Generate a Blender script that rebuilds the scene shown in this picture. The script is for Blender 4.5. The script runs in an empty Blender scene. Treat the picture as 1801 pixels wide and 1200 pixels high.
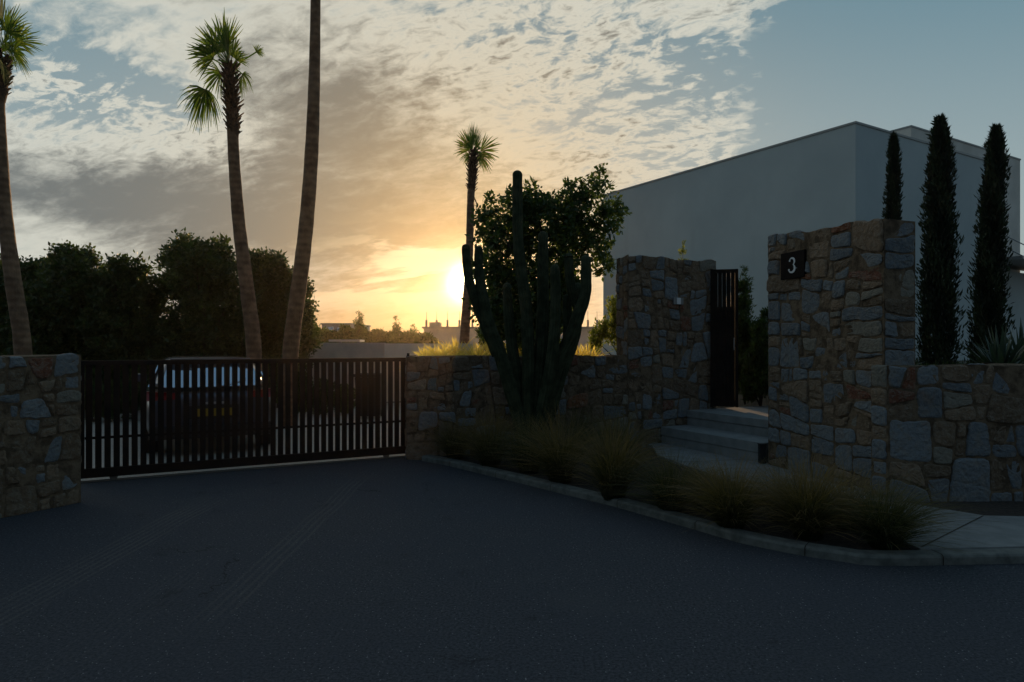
import bpy, bmesh, math, random
import numpy as np
from mathutils import Vector, Matrix

S = bpy.context.scene
COL = S.collection
R = math.radians
random.seed(7)
rng = np.random.default_rng(7)
EYE = 1.65
F = 1200.67

# ---------------------------------------------------------------- camera
cam_d = bpy.data.cameras.new('camera')
cam_d.sensor_width = 36.0
cam_d.lens = 24.0
cam_d.shift_y = 5.0 / 1801
cam_d.clip_start = 0.05
cam_d.clip_end = 3000
cam = bpy.data.objects.new('camera', cam_d)
COL.objects.link(cam)
cam.location = (0, 0, EYE)
cam.rotation_euler = (R(90), 0, 0)
S.camera = cam
S.view_settings.view_transform = 'Standard'
S.view_settings.look = 'None'
S.view_settings.exposure = 0.0
S.view_settings.gamma = 1.0
S.view_settings.use_curve_mapping = False

# ---------------------------------------------------------------- sun
SUN_AZ = math.atan((820 - 900.5) / F)          # measured from +Y towards +X
SUN_EL = math.atan((605 - 498) / F)
SUN = Vector((math.sin(SUN_AZ) * math.cos(SUN_EL), math.cos(SUN_AZ) * math.cos(SUN_EL), math.sin(SUN_EL)))
sl = bpy.data.lights.new('sun', 'SUN')
sl.energy = 3.6
sl.angle = R(0.6)
sl.color = (1.0, 0.62, 0.30)
so = bpy.data.objects.new('sun', sl)
COL.objects.link(so)
so.rotation_euler = SUN.to_track_quat('Z', 'Y').to_euler()
so.location = (0, 30, 20)


# ---------------------------------------------------------------- node helper
class X:
    """a node socket with arithmetic"""
    def __init__(s, nt, v): s.nt, s.v = nt, v
    def _m(s, op, *o, clamp=False):
        n = s.nt.nodes.new('ShaderNodeMath'); n.operation = op; n.use_clamp = clamp
        for i, a in enumerate((s,) + o):
            if isinstance(a, X):
                if isinstance(a.v, (int, float)): n.inputs[i].default_value = a.v
                else: s.nt.links.new(a.v, n.inputs[i])
            else: n.inputs[i].default_value = a
        return X(s.nt, n.outputs[0])
    def __add__(s, o): return s._m('ADD', o)
    __radd__ = __add__
    def __sub__(s, o): return s._m('SUBTRACT', o)
    def __rsub__(s, o): return X(s.nt, o)._m('SUBTRACT', s)
    def __mul__(s, o): return s._m('MULTIPLY', o)
    __rmul__ = __mul__
    def __truediv__(s, o): return s._m('DIVIDE', o)
    def __pow__(s, o): return s._m('POWER', o)
    def max(s, o): return s._m('MAXIMUM', o)
    def min(s, o): return s._m('MINIMUM', o)
    def abs(s): return s._m('ABSOLUTE')
    def exp(s): return s._m('EXPONENT')
    def sin(s): return s._m('SINE')
    def clamp(s): return s._m('ADD', 0.0, clamp=True)
    def step(s, a, b):
        n = s.nt.nodes.new('ShaderNodeMapRange'); n.interpolation_type = 'SMOOTHSTEP'
        s.nt.links.new(s.v, n.inputs[0]); n.inputs[1].default_value = a; n.inputs[2].default_value = b
        if a > b:
            n.inputs[1].default_value = b; n.inputs[2].default_value = a
            n.inputs[3].default_value = 1; n.inputs[4].default_value = 0
        return X(s.nt, n.outputs[0])


def xyz(nt, sock):
    n = nt.nodes.new('ShaderNodeSeparateXYZ'); nt.links.new(sock, n.inputs[0])
    return [X(nt, n.outputs[i]) for i in range(3)]


def comb(nt, a, b, c):
    n = nt.nodes.new('ShaderNodeCombineXYZ')
    for i, q in enumerate((a, b, c)):
        if isinstance(q, X): nt.links.new(q.v, n.inputs[i])
        else: n.inputs[i].default_value = q
    return n.outputs[0]


def noise(nt, vec, scale, detail=4, rough=.5, dist=0, out=0):
    n = nt.nodes.new('ShaderNodeTexNoise')
    if vec is not None: nt.links.new(vec, n.inputs['Vector'])
    n.inputs['Scale'].default_value = scale; n.inputs['Detail'].default_value = detail
    n.inputs['Roughness'].default_value = rough; n.inputs['Distortion'].default_value = dist
    return X(nt, n.outputs[0]) if out == 0 else n.outputs[1]


def mixc(nt, f, a, b):
    n = nt.nodes.new('ShaderNodeMix'); n.data_type = 'RGBA'
    for i, q in ((0, f), (6, a), (7, b)):
        if isinstance(q, X): nt.links.new(q.v, n.inputs[i])
        elif isinstance(q, bpy.types.NodeSocket): nt.links.new(q, n.inputs[i])
        elif isinstance(q, tuple): n.inputs[i].default_value = (*q, 1)
        else: n.inputs[i].default_value = q
    return n.outputs[2]


def addc(nt, a, b, f=1.0, op='ADD'):
    n = nt.nodes.new('ShaderNodeMix'); n.data_type = 'RGBA'; n.blend_type = op
    for i, q in ((0, f), (6, a), (7, b)):
        if isinstance(q, X): nt.links.new(q.v, n.inputs[i])
        elif isinstance(q, bpy.types.NodeSocket): nt.links.new(q, n.inputs[i])
        elif isinstance(q, tuple): n.inputs[i].default_value = (*q, 1)
        else: n.inputs[i].default_value = q
    return n.outputs[2]


# ---------------------------------------------------------------- sky
W = bpy.data.worlds.new('World'); S.world = W
W.use_nodes = True
nt = W.node_tree
for n in list(nt.nodes): nt.nodes.remove(n)
tc = nt.nodes.new('ShaderNodeTexCoord')
dx, dy, dz = xyz(nt, tc.outputs['Generated'])
sky = nt.nodes.new('ShaderNodeTexSky'); sky.sky_type = 'NISHITA'; sky.sun_disc = False
sky.sun_elevation = SUN_EL; sky.sun_rotation = SUN_AZ; sky.air_density = 1.0; sky.dust_density = 1.0; sky.ozone_density = 2.0
BG = 0.1
K = 1 / BG                                      # colours below are radiances; the Background strength is BG
yy = dy.max(0.16)
u = dx / yy; w = dz / yy
px = u * 1200 + 900; py = 605 - w * 1200        # degrees-like grid of sky directions
front = dy.step(0.0, 0.5)
hz = dz.max(0.0)
cosA = (dx * SUN.x + dy * SUN.y + dz * SUN.z).min(1.0)
ang = (1.0 - cosA).max(0.0) ** 0.5              # ~ angle/1.414 in radians


def blob(cx, cy, sx, sy, rot=0):
    c, s_ = math.cos(R(rot)), math.sin(R(rot))
    a = ((px - cx) * c + (py - cy) * s_) / sx
    b = ((py - cy) * c - (px - cx) * s_) / sy
    return ((a * a + b * b) * -1.0).exp() * front


# flat cloud layer seen in perspective
q = dz.max(0.0) + 0.30
cx_ = dx / q; cy_ = dy / q
P2 = comb(nt, (cx_ * 0.94 - cy_ * 0.34) * .62, cy_ * 0.94 + cx_ * 0.34, 0.0)
wn = noise(nt, P2, 7.0, 4, .55, out=1)
warp = nt.nodes.new('ShaderNodeVectorMath'); warp.operation = 'MULTIPLY_ADD'
nt.links.new(wn, warp.inputs[0]); warp.inputs[1].default_value = (.09, .09, 0)
nt.links.new(P2, warp.inputs[2])
fine = noise(nt, warp.outputs[0], 46.0, 6, .62)
puff = noise(nt, warp.outputs[0], 19.0, 6, .6)
broad = noise(nt, P2, 3.0, 6, .58)
P3 = comb(nt, px * 0.0028, py * 0.013 + px * 0.0012, 0.0)
strk = noise(nt, P3, 1.6, 6, .55, .4)

rip = (blob(130, 180, 200, 85, 14) + blob(300, 215, 150, 45, 22) + blob(1120, 120, 300, 190) * .9
       + blob(1180, 290, 170, 60) * .8 + blob(860, 60, 200, 120) * .45).clamp()
bluegap = (blob(170, 115, 190, 34, 20) * .95 + blob(300, 175, 120, 26, 25) * .8 + blob(110, 205, 180, 70, 5) * .38 + blob(1230, 110, 110, 60, -10) * .75 + blob(60, 400, 110, 60) * .25 + blob(1180, 180, 160, 60) * .35
           + blob(60, 20, 200, 40) * .45 + blob(760, 0, 160, 30, 12) * .3)
heavy = (blob(160, 340, 330, 70, 6) + blob(620, 240, 230, 120) * .55 + blob(790, 145, 80, 40, 10) * .45 + blob(420, 100, 240, 50, 8) * .30
         + blob(640, 400, 260, 50) * .6)
veilz = (blob(360, 370, 560, 150, 4) + blob(640, 270, 260, 140) * .7).clamp()
calm = 1.0 - veilz * .48
vo = nt.nodes.new('ShaderNodeTexVoronoi'); vo.feature = 'SMOOTH_F1'; vo.inputs['Smoothness'].default_value = .35; vo.inputs['Scale'].default_value = 30
w2 = nt.nodes.new('ShaderNodeVectorMath'); w2.operation = 'MULTIPLY_ADD'
nt.links.new(noise(nt, P2, 40.0, 4, .6, out=1), w2.inputs[0]); w2.inputs[1].default_value = (.035, .035, 0); nt.links.new(warp.outputs[0], w2.inputs[2])
nt.links.new(w2.outputs[0], vo.inputs['Vector'])
cell = (X(nt, vo.outputs['Distance']) - .42) * -1.0
leftrip = blob(150, 165, 220, 85, 12)
cellw = leftrip * 1.5 + blob(1180, 180, 190, 130) * 1.0 + .15
thick = (fine - .5) * (rip * 3.0 + leftrip * 1.0 + .45) * (calm.max(leftrip)) + (puff - .5) * (rip * 1.9 + 1.2) * calm + (broad - .5) * 1.5 * calm + cell * cellw + .72 + heavy * .42 + veilz * .40 - bluegap * .74
edge = (px + (puff - .5) * 320 + (fine - .5) * 200 + (py * .10)).step(1410, 1300)
edge2 = (py - (1400 - px) * 0.42 - 225 + (puff - .5) * 90).step(40, -10).max(px.step(1105, 1040))
ed = edge * edge2 * front + (1.0 - front) * .8
alpha = (thick - (1.0 - ed) * 1.2).step(.05, .78) * hz.step(0.0, .04).max(0.75)
dens = (thick - cell * cellw * .7 + (broad - .5) * .8 * calm - rip * .32).step(.62, 1.42)

# colours
near = (ang * -6.0).exp()
warmth = ((ang ** 1.6) * -14.5).exp()
wb = (ang * -7.0).exp()
horz = (hz * -7.0).exp()
bright = mixc(nt, warmth, (.60, .62, .56), (.84, .58, .27))
dark = mixc(nt, warmth, (.150, .178, .185), (.57, .39, .18))
cloud = mixc(nt, dens, bright, dark)
# Nishita base, lifted a little to the photograph's late-afternoon blue
base = addc(nt, sky.outputs[0], (1.0, 1.0, 1.0), 1.0, 'MULTIPLY')
skmul = nt.nodes.new('ShaderNodeVectorMath'); skmul.operation = 'SCALE'
nt.links.new(base, skmul.inputs[0]); skmul.inputs['Scale'].default_value = 1.0
veil = mixc(nt, wb, mixc(nt, hz.step(.12, .52), (.33, .42, .44), (.10, .25, .33)), (.85, .56, .25))
blue = mixc(nt, .8, addc(nt, skmul.outputs[0], (BG, BG, BG), 1.0, 'MULTIPLY'), veil)
col = mixc(nt, alpha * (front * .75 + .25), blue, cloud)
# gold streaks of thin cloud close to the sun
st = (blob(690, 480, 150, 55, -8) + blob(770, 420, 80, 22, -6)) * strk.step(.47, .54)
col = mixc(nt, (st * 1.0).clamp(), col, (1.0, .76, .44))
lowg = blob(690, 585, 330, 60) * .75
col = mixc(nt, lowg.clamp(), col, (.60, .34, .13))
# glow round the sun
def glow(a, b, rgb):
    global col
    g = (ang * ang * -b).exp() * a
    n = nt.nodes.new('ShaderNodeVectorMath'); n.operation = 'SCALE'
    n.inputs[0].default_value = rgb; nt.links.new(g.v, n.inputs['Scale'])
    col = addc(nt, col, n.outputs[0])
glow(30.0, 60000, (1, .9, .6))
glow(6.0, 5200, (1, .86, .5))
glow(.7, 1700, (1, .80, .42))
glow(.08, 420, (1, .60, .22))
glow(.05, 60, (1, .6, .3))
# the half of the sky behind the viewer: evening blue
back = dy.step(.15, -.6)
bcol = mixc(nt, (hz * 1.6).clamp(), (.100, .130, .152), (.068, .118, .170))
col = mixc(nt, back, col, bcol)
up = hz.step(.45, .95)
col = mixc(nt, up, col, (.095, .158, .225))
sc = nt.nodes.new('ShaderNodeVectorMath'); sc.operation = 'SCALE'; sc.inputs['Scale'].default_value = K
nt.links.new(col, sc.inputs[0])
bgn = nt.nodes.new('ShaderNodeBackground'); nt.links.new(sc.outputs[0], bgn.inputs[0]); bgn.inputs[1].default_value = BG
wo = nt.nodes.new('ShaderNodeOutputWorld'); nt.links.new(bgn.outputs[0], wo.inputs[0])
W.cycles.sampling_method = 'MANUAL'; W.cycles.sample_map_resolution = 1024


# ---------------------------------------------------------------- materials
def mat(name, color=(.5, .5, .5), rough=.7, metal=0.0, spec=.5, fn=None, bump=None, translucent=0.0):
    m = bpy.data.materials.new(name); m.use_nodes = True
    t = m.node_tree; b = t.nodes['Principled BSDF']
    b.inputs['Base Color'].default_value = (*color, 1)
    b.inputs['Roughness'].default_value = rough
    b.inputs['Metallic'].default_value = metal
    b.inputs['Specular IOR Level'].default_value = spec
    if fn:
        c = fn(t, b)
        if c is not None: t.links.new(c, b.inputs['Base Color'])
    if bump:
        scale, strength, dist = bump
        tcn = t.nodes.new('ShaderNodeTexCoord')
        h = noise(t, tcn.outputs['Object'], scale, 6, .6)
        bn = t.nodes.new('ShaderNodeBump'); bn.inputs['Strength'].default_value = strength; bn.inputs['Distance'].default_value = dist
        t.links.new(h.v, bn.inputs['Height']); t.links.new(bn.outputs[0], b.inputs['Normal'])
    if translucent:
        tr = t.nodes.new('ShaderNodeBsdfTranslucent'); ms = t.nodes.new('ShaderNodeMixShader')
        ms.inputs[0].default_value = translucent
        src = b.inputs['Base Color'].links[0].from_socket if b.inputs['Base Color'].links else None
        if src:
            br = addc(t, src, (1.5, 1.7, .8), 1.0, 'MULTIPLY'); t.links.new(br, tr.inputs[0])
        else: tr.inputs[0].default_value = (*color, 1)
        t.links.new(b.outputs[0], ms.inputs[1]); t.links.new(tr.outputs[0], ms.inputs[2])
        t.links.new(ms.outputs[0], t.nodes['Material Output'].inputs[0])
    return m


def two(c1, c2, scale, lo=.35, hi=.65, detail=5, coord='Object'):
    def fn(t, b):
        tcn = t.nodes.new('ShaderNodeTexCoord')
        return mixc(t, noise(t, tcn.outputs[coord], scale, detail, .6).step(lo, hi), c1, c2)
    return fn


def attr(t, name='v'):
    n = t.nodes.new('ShaderNodeAttribute'); n.attribute_name = name
    return X(t, n.outputs['Fac'])


def leafcol(c1, c2, c3):
    def fn(t, b):
        v = attr(t)
        return mixc(t, v.step(.6, 1.0), mixc(t, v.step(0, .7), c1, c2), c3)
    return fn


def asphalt(t, b):
    tcn = t.nodes.new('ShaderNodeTexCoord'); o = tcn.outputs['Object']
    x, y, z = xyz(t, o)
    g = noise(t, o, 55, 5, .75)
    L = noise(t, o, .7, 4, .55)
    c = mixc(t, g.step(.3, .75), (.016, .019, .026), (.118, .122, .135))
    c = mixc(t, L.step(.3, .7) * .45, c, (.050, .056, .072))
    sta = noise(t, o, 1.9, 5, .65)
    c = mixc(t, sta.step(.60, .72) * .55, c, (.022, .024, .030))
    c = mixc(t, noise(t, o, .33, 6, .7).step(.52, .66) * .35, c, (.085, .086, .088))
    sp = t.nodes.new('ShaderNodeTexVoronoi'); sp.inputs['Scale'].default_value = 42; t.links.new(o, sp.inputs['Vector'])
    spk = X(t, sp.outputs['Distance']).step(.20, .12)
    spc = t.nodes.new('ShaderNodeSeparateColor'); t.links.new(sp.outputs['Color'], spc.inputs[0])
    c = mixc(t, spk * X(t, spc.outputs[0]).step(.72, .80), c, (.30, .30, .30))
    # dusty tyre treads on the surface, running out of the gate
    wob = noise(t, comb(t, 0.0, y, 0.0), .6, 2) - .5
    n1 = noise(t, o, 2.2, 4, .6)
    n2 = noise(t, o, 34, 3, .7)
    def track(x0, wd, pitch, ya, yb):
        xx = x + wob * .10 + y * .012 - x0
        band = xx.abs().step(wd, wd * .8)
        rib = (xx * (math.tau / pitch)).sin().step(-.1, .75)
        return band * rib * y.step(ya - .6, ya + .4) * y.step(yb + .5, yb - .5)
    tr = (track(-3.08, .20, .058, 2.2, 7.1) + track(-1.75, .13, .062, 4.2, 8.4) * .9 + track(-2.25, .16, .05, 3.2, 5.2) * .35) * (n1.step(.25, .65) * .6 + .4) * n2.step(.25, .6)
    c = mixc(t, (tr * .62).clamp(), c, (.135, .13, .12))
    vc = t.nodes.new('ShaderNodeTexVoronoi'); vc.feature = 'DISTANCE_TO_EDGE'; vc.inputs['Scale'].default_value = .42
    wv_ = t.nodes.new('ShaderNodeVectorMath'); wv_.operation = 'MULTIPLY_ADD'; t.links.new(noise(t, o, 1.6, 6, .65, out=1), wv_.inputs[0]); wv_.inputs[1].default_value = (.9, .9, 0); t.links.new(o, wv_.inputs[2])
    t.links.new(wv_.outputs[0], vc.inputs['Vector'])
    crk = X(t, vc.outputs['Distance']).step(.004, .0015) * noise(t, o, .5, 3).step(.52, .62)
    c = mixc(t, crk * .8, c, (.010, .010, .012))
    return c


M = {}
M['asphalt'] = mat('asphalt', rough=.85, spec=.25, fn=asphalt, bump=(90, 1.0, .010))
M['gravel'] = mat('gravel', rough=.7, spec=.5, fn=two((.22, .19, .16), (.52, .47, .41), 60, .3, .7), bump=(70, .8, .01))
M['earth'] = mat('earth', rough=.95, fn=two((.05, .04, .028), (.12, .10, .07), 3), bump=(8, .6, .03))
M['soil'] = mat('soil', rough=.95, fn=two((.018, .013, .010), (.06, .042, .03), 28), bump=(30, 1, .02))
M['dry_ground'] = mat('dry_ground', rough=.9, fn=two((.07, .065, .04), (.2, .17, .1), 1.2))
M['path'] = mat('path_concrete', rough=.75, fn=two((.19, .195, .19), (.27, .27, .26), 5, .3, .7), bump=(60, .3, .003))
M['kerb'] = mat('kerb_concrete', rough=.85, fn=two((.09, .095, .085), (.19, .19, .17), 9, .3, .7), bump=(50, .6, .006))


def render_wall(t, b):
    tcn = t.nodes.new('ShaderNodeTexCoord'); o = tcn.outputs['Object']
    x, y, z = xyz(t, o)
    st_ = noise(t, comb(t, x * 1.1, y * 1.1, z * .22), 1.0, 5, .6)
    n = noise(t, o, .45, 5, .6)
    c = mixc(t, n.step(.3, .75), (.44, .50, .51), (.53, .59, .59))
    return mixc(t, st_.step(.55, .8) * .45, c, (.35, .39, .39))


M['render'] = mat('painted_render', rough=.85, spec=.2, fn=render_wall, bump=(45, .25, .004))
M['render_pale'] = mat('pale_render', rough=.8, spec=.2, fn=two((.60, .58, .53), (.72, .70, .65), .8), bump=(60, .15, .003))
M['far_render'] = mat('far_render', rough=.85, fn=two((.42, .42, .42), (.56, .55, .52), 1.5))
M['coping'] = mat('metal_coping', (.30, .31, .31), .5)


def stonecol(t, b):
    v = attr(t); r2 = attr(t, 'r')
    tcn = t.nodes.new('ShaderNodeTexCoord'); o = tcn.outputs['Object']
    n1 = noise(t, o, 7, 6, .65, 1.2); n2 = noise(t, o, 32, 5, .7); n3 = noise(t, o, 3.1, 4, .6)
    blue = mixc(t, r2, (.150, .168, .186), (.225, .243, .255))
    blue = mixc(t, n1.step(.62, .8) * .6, blue, (.38, .39, .39))
    brown = mixc(t, r2, (.150, .100, .062), (.285, .195, .125))
    brown = mixc(t, n1.step(.5, .75) * .7, brown, (.115, .085, .06))
    rust = mixc(t, r2, (.24, .095, .045), (.18, .072, .045))
    pale = mixc(t, r2, (.22, .20, .16), (.27, .24, .19))
    c = mixc(t, v.step(.399, .401), brown, blue)
    c = mixc(t, v.step(.799, .801), c, pale)
    c = mixc(t, v.step(.919, .921), c, rust)
    # mineral veins and iron staining
    c = mixc(t, n3.step(.57, .74) * .45, c, (.20, .115, .06))
    vv = (n1 - .5).abs().step(.022, .006) * n2.step(.45, .6)
    c = mixc(t, vv * .55, c, (.42, .39, .34))
    c = mixc(t, noise(t, o, 13, 6, .7, .6).step(.46, .62) * .40, c, (.30, .25, .19))
    return mixc(t, n2.step(.35, .7) * .5, c, addc(t, c, (.45, .45, .45), 1.0, 'MULTIPLY'))


M['stone'] = mat('rubble_stone', rough=.85, spec=.25, fn=stonecol, bump=(15, 1.0, .04))
M['mortar'] = mat('mortar', rough=.95, spec=.1, fn=two((.085, .060, .040), (.21, .15, .098), 9), bump=(30, .9, .02))
M['gate'] = mat('gate_metal', rough=.65, spec=.2, fn=two((.009, .006, .0045), (.018, .012, .009), 6))
M['darkwood'] = mat('dark_timber', rough=.7, spec=.15, fn=two((.010, .007, .005), (.022, .015, .011), 5))
M['rail'] = mat('rail_steel', (.14, .125, .105), .6, .2)
M['black'] = mat('black_plastic', (.015, .015, .016), .6)
M['plaque'] = mat('bronze_plaque', rough=.7, spec=.12, fn=two((.006, .004, .004), (.012, .008, .007), 8))
M['white'] = mat('white_paint', (.75, .76, .76), .5)
M['metalgrey'] = mat('grey_metal', (.25, .25, .25), .45, .6)


def bark(c1, c2, ring):
    def fn(t, b):
        tcn = t.nodes.new('ShaderNodeTexCoord'); o = tcn.outputs['Object']
        x, y, z = xyz(t, o)
        nn = noise(t, o, 5, 4, .6)
        rg = ((z + nn * .05) * ring).sin()
        c = mixc(t, (nn + rg * .05).step(.3, .72), c1, c2)
        bn = t.nodes.new('ShaderNodeBump'); bn.inputs['Strength'].default_value = .8; bn.inputs['Distance'].default_value = .03
        t.links.new((rg * .16 + noise(t, comb(t, x * 3, y * 3, z * .6), 9, 5, .6)).v, bn.inputs['Height']); t.links.new(bn.outputs[0], b.inputs['Normal'])
        return c
    return fn


M['palm_bark'] = mat('palm_bark', rough=.85, fn=bark((.13, .070, .038), (.30, .175, .10), 48))
M['boots'] = mat('palm_leaf_bases', rough=.9, fn=two((.045, .028, .018), (.17, .09, .05), 9))
M['palm_leaf'] = mat('palm_leaf', rough=.7, spec=.2, fn=leafcol((.040, .080, .016), (.085, .145, .026), (.17, .20, .05)), translucent=.38)
M['bark'] = mat('tree_bark', rough=.9, fn=bark((.03, .022, .016), (.085, .065, .05), 4))
M['leaf_tree'] = mat('tree_leaf', rough=.55, fn=leafcol((.030, .050, .014), (.060, .092, .024), (.11, .14, .04)), translucent=.4)
M['leaf_dark'] = mat('dark_leaf', rough=.55, fn=leafcol((.028, .046, .016), (.055, .082, .024), (.10, .125, .04)), translucent=.32)
M['leaf_shrub'] = mat('shrub_leaf', rough=.55, fn=leafcol((.07, .09, .022), (.15, .17, .04), (.26, .25, .07)), translucent=.6)
M['cypress'] = mat('cypress_leaf', rough=.7, fn=leafcol((.008, .015, .006), (.018, .032, .012), (.032, .050, .018)), translucent=.12)
M['far_leaf'] = mat('far_leaf', rough=.7, fn=leafcol((.05, .07, .025), (.09, .12, .04), (.16, .18, .07)), translucent=.45)
M['cactus'] = mat('cactus_skin', rough=.75, spec=.15, fn=two((.026, .034, .016), (.060, .068, .036), 7), bump=(26, .7, .008))
M['agave'] = mat('agave_leaf', rough=.5, fn=leafcol((.035, .06, .045), (.06, .09, .065), (.09, .12, .08)), translucent=.15)


def grasscol(base, mid, tip):
    def fn(t, b):
        h = attr(t, 'h'); v = attr(t)
        c = mixc(t, h.step(.0, .45), base, mid)
        return mixc(t, (h.step(.35, .95) * (v * .8 + .3)).clamp(), c, tip)
    return fn


M['grass'] = mat('feather_grass', rough=.6, fn=grasscol((.020, .028, .009), (.066, .058, .020), (.33, .20, .085)), translucent=.35)
M['grass_green'] = mat('green_feather_grass', rough=.6, fn=grasscol((.014, .026, .009), (.034, .048, .016), (.17, .125, .05)), translucent=.3)
M['grass_gold'] = mat('golden_grass', rough=.6, fn=grasscol((.16, .13, .04), (.45, .34, .13), (.80, .62, .30)), translucent=.65)


# ---------------------------------------------------------------- object helpers
def tag(o, label=None, cat=None, group=None, kind=None):
    if label: o['label'] = label
    if cat: o['category'] = cat
    if group: o['group'] = group
    if kind: o['kind'] = kind
    return o


def thing(name, loc, label, cat, group=None, rz=0):
    o = bpy.data.objects.new(name, None); COL.objects.link(o)
    o.location = loc; o.rotation_euler = (0, 0, rz); o.empty_display_size = .2
    return tag(o, label, cat, group)


def link(name, me, parent=None):
    o = bpy.data.objects.new(name, me); COL.objects.link(o)
    if parent is not None: o.parent = parent
    return o


def shift(V, parent):
    """world coordinates -> coordinates of an unrotated top-level parent"""
    if parent is None: return V
    p = parent
    off = np.zeros(3)
    while p is not None:
        off += np.array(p.location); p = p.parent
    return np.asarray(V, float) - off


def mesh_np(name, V, Fq, m, parent=None, attrs=None, smooth=False, local=False, pattr=None):
    V = np.asarray(V, dtype=np.float32)
    if not local: V = shift(V, parent).astype(np.float32)
    Fq = np.asarray(Fq, dtype=np.int32)
    k = Fq.shape[1]
    me = bpy.data.meshes.new(name)
    me.vertices.add(len(V)); me.vertices.foreach_set('co', V.ravel())
    me.loops.add(Fq.size); me.loops.foreach_set('vertex_index', Fq.ravel())
    me.polygons.add(len(Fq)); me.polygons.foreach_set('loop_start', np.arange(0, Fq.size, k, dtype=np.int32))
    me.polygons.foreach_set('loop_total', np.full(len(Fq), k, dtype=np.int32))
    if smooth: me.polygons.foreach_set('use_smooth', np.ones(len(Fq), dtype=bool))
    me.update(calc_edges=True); me.validate()
    for nme, arr in (attrs or {}).items():
        a = me.attributes.new(nme, 'FLOAT', 'FACE'); a.data.foreach_set('value', np.asarray(arr, np.float32))
    for nme, arr in (pattr or {}).items():
        a = me.attributes.new(nme, 'FLOAT', 'POINT'); a.data.foreach_set('value', np.asarray(arr, np.float32))
    me.materials.append(m)
    return link(name, me, parent)


class MB:
    """collects polygons, builds one mesh"""
    def __init__(s): s.v = []; s.f = []; s.a = []; s.b = []
    def add(s, vs, fs, a=0.0, b=0.0):
        o = len(s.v); s.v += [tuple(p) for p in vs]
        for f in fs: s.f.append(tuple(i + o for i in f)); s.a.append(a); s.b.append(b)
    def box(s, x0, x1, y0, y1, z0, z1, fr=None):
        vs = [Vector((x, y, z)) for z in (z0, z1) for x, y in ((x0, y0), (x1, y0), (x1, y1), (x0, y1))]
        if fr: vs = [fr @ p for p in vs]
        s.add(vs, [(3, 2, 1, 0), (4, 5, 6, 7), (0, 1, 5, 4), (1, 2, 6, 5), (2, 3, 7, 6), (3, 0, 4, 7)])
        return s
    def prism(s, poly, z0, z1):
        n = len(poly)
        vs = [(x, y, z0) for x, y in poly] + [(x, y, z1) for x, y in poly]
        s.add(vs, [tuple(range(n))[::-1], tuple(range(n, 2 * n))] + [(i, (i + 1) % n, n + (i + 1) % n, n + i) for i in range(n)])
        return s
    def tube(s, pts, rad, n=12, cap=True, rib=0, nrib=0):
        pts = [Vector(p) for p in pts]
        rings = []
        t0 = (pts[1] - pts[0]).normalized()
        ref = Vector((1, 0, 0)) if abs(t0.x) < .8 else Vector((0, 1, 0))
        for i, p in enumerate(pts):
            t = (pts[min(i + 1, len(pts) - 1)] - pts[max(i - 1, 0)]).normalized()
            a = (ref - t * ref.dot(t)).normalized(); b = t.cross(a)
            ring = []
            for k in range(n):
                th = k / n * math.tau
                rr = rad[i] * (1 + (rib * math.cos(th * nrib) if rib else 0))
                ring.append(p + (a * math.cos(th) + b * math.sin(th)) * rr)
            rings.append(ring)
        vs = [p for r in rings for p in r]
        fs = [(i * n + k, i * n + (k + 1) % n, (i + 1) * n + (k + 1) % n, (i + 1) * n + k) for i in range(len(pts) - 1) for k in range(n)]
        if cap: fs += [tuple(range(n))[::-1], tuple(range((len(pts) - 1) * n, len(pts) * n))]
        s.add(vs, fs)
        return s
    def build(s, name, m, parent=None, smooth=False, bevel=0, local=False, recalc=False):
        V = np.array(s.v, float)
        if not local: V = shift(V, parent)
        me = bpy.data.meshes.new(name); me.from_pydata([tuple(p) for p in V], [], s.f)
        if recalc:
            bm = bmesh.new(); bm.from_mesh(me); bmesh.ops.recalc_face_normals(bm, faces=bm.faces); bm.to_mesh(me); bm.free()
        if bevel:
            bm = bmesh.new(); bm.from_mesh(me)
            es = [e for e in bm.edges if len(e.link_faces) == 2 and e.calc_face_angle(0) > .6]
            bmesh.ops.bevel(bm, geom=es, offset=bevel, segments=2, affect='EDGES', profile=.6)
            bm.to_mesh(me); bm.free()
        elif any(s.a) or any(s.b):
            for nme, arr in (('v', s.a), ('r', s.b)):
                at = me.attributes.new(nme, 'FLOAT', 'FACE'); at.data.foreach_set('value', np.array(arr, np.float32))
        me.materials.append(m)
        if smooth:
            me.polygons.foreach_set('use_smooth', np.ones(len(me.polygons), dtype=bool))
        me.update()
        return link(name, me, parent)


def pt(x, y, Z):
    """survey of the photograph: a point Z metres ahead"""
    return np.array(((x - 900.5) / F * Z, Z, EYE + (605 - y) / F * Z))


def gpt(x, y, z=0.0):
    Z = (EYE - z) * F / (y - 605)
    return ((x - 900.5) / F * Z, Z)


# ---------------------------------------------------------------- ground, road, kerb, path
def sheet(name, poly, z, m, lift=0):
    b = MB(); b.add([(x, y, z) for x, y in poly], [tuple(range(len(poly)))])
    o = b.build(name, m); tag(o, kind='structure'); return o


gate_a = Vector((-5.12, 8.08, 0)); gate_b = Vector((-1.50, 9.98, 0))
gd = (gate_b - gate_a).normalized(); gn = Vector((-gd.y, gd.x, 0))      # gn points into the yard

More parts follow.
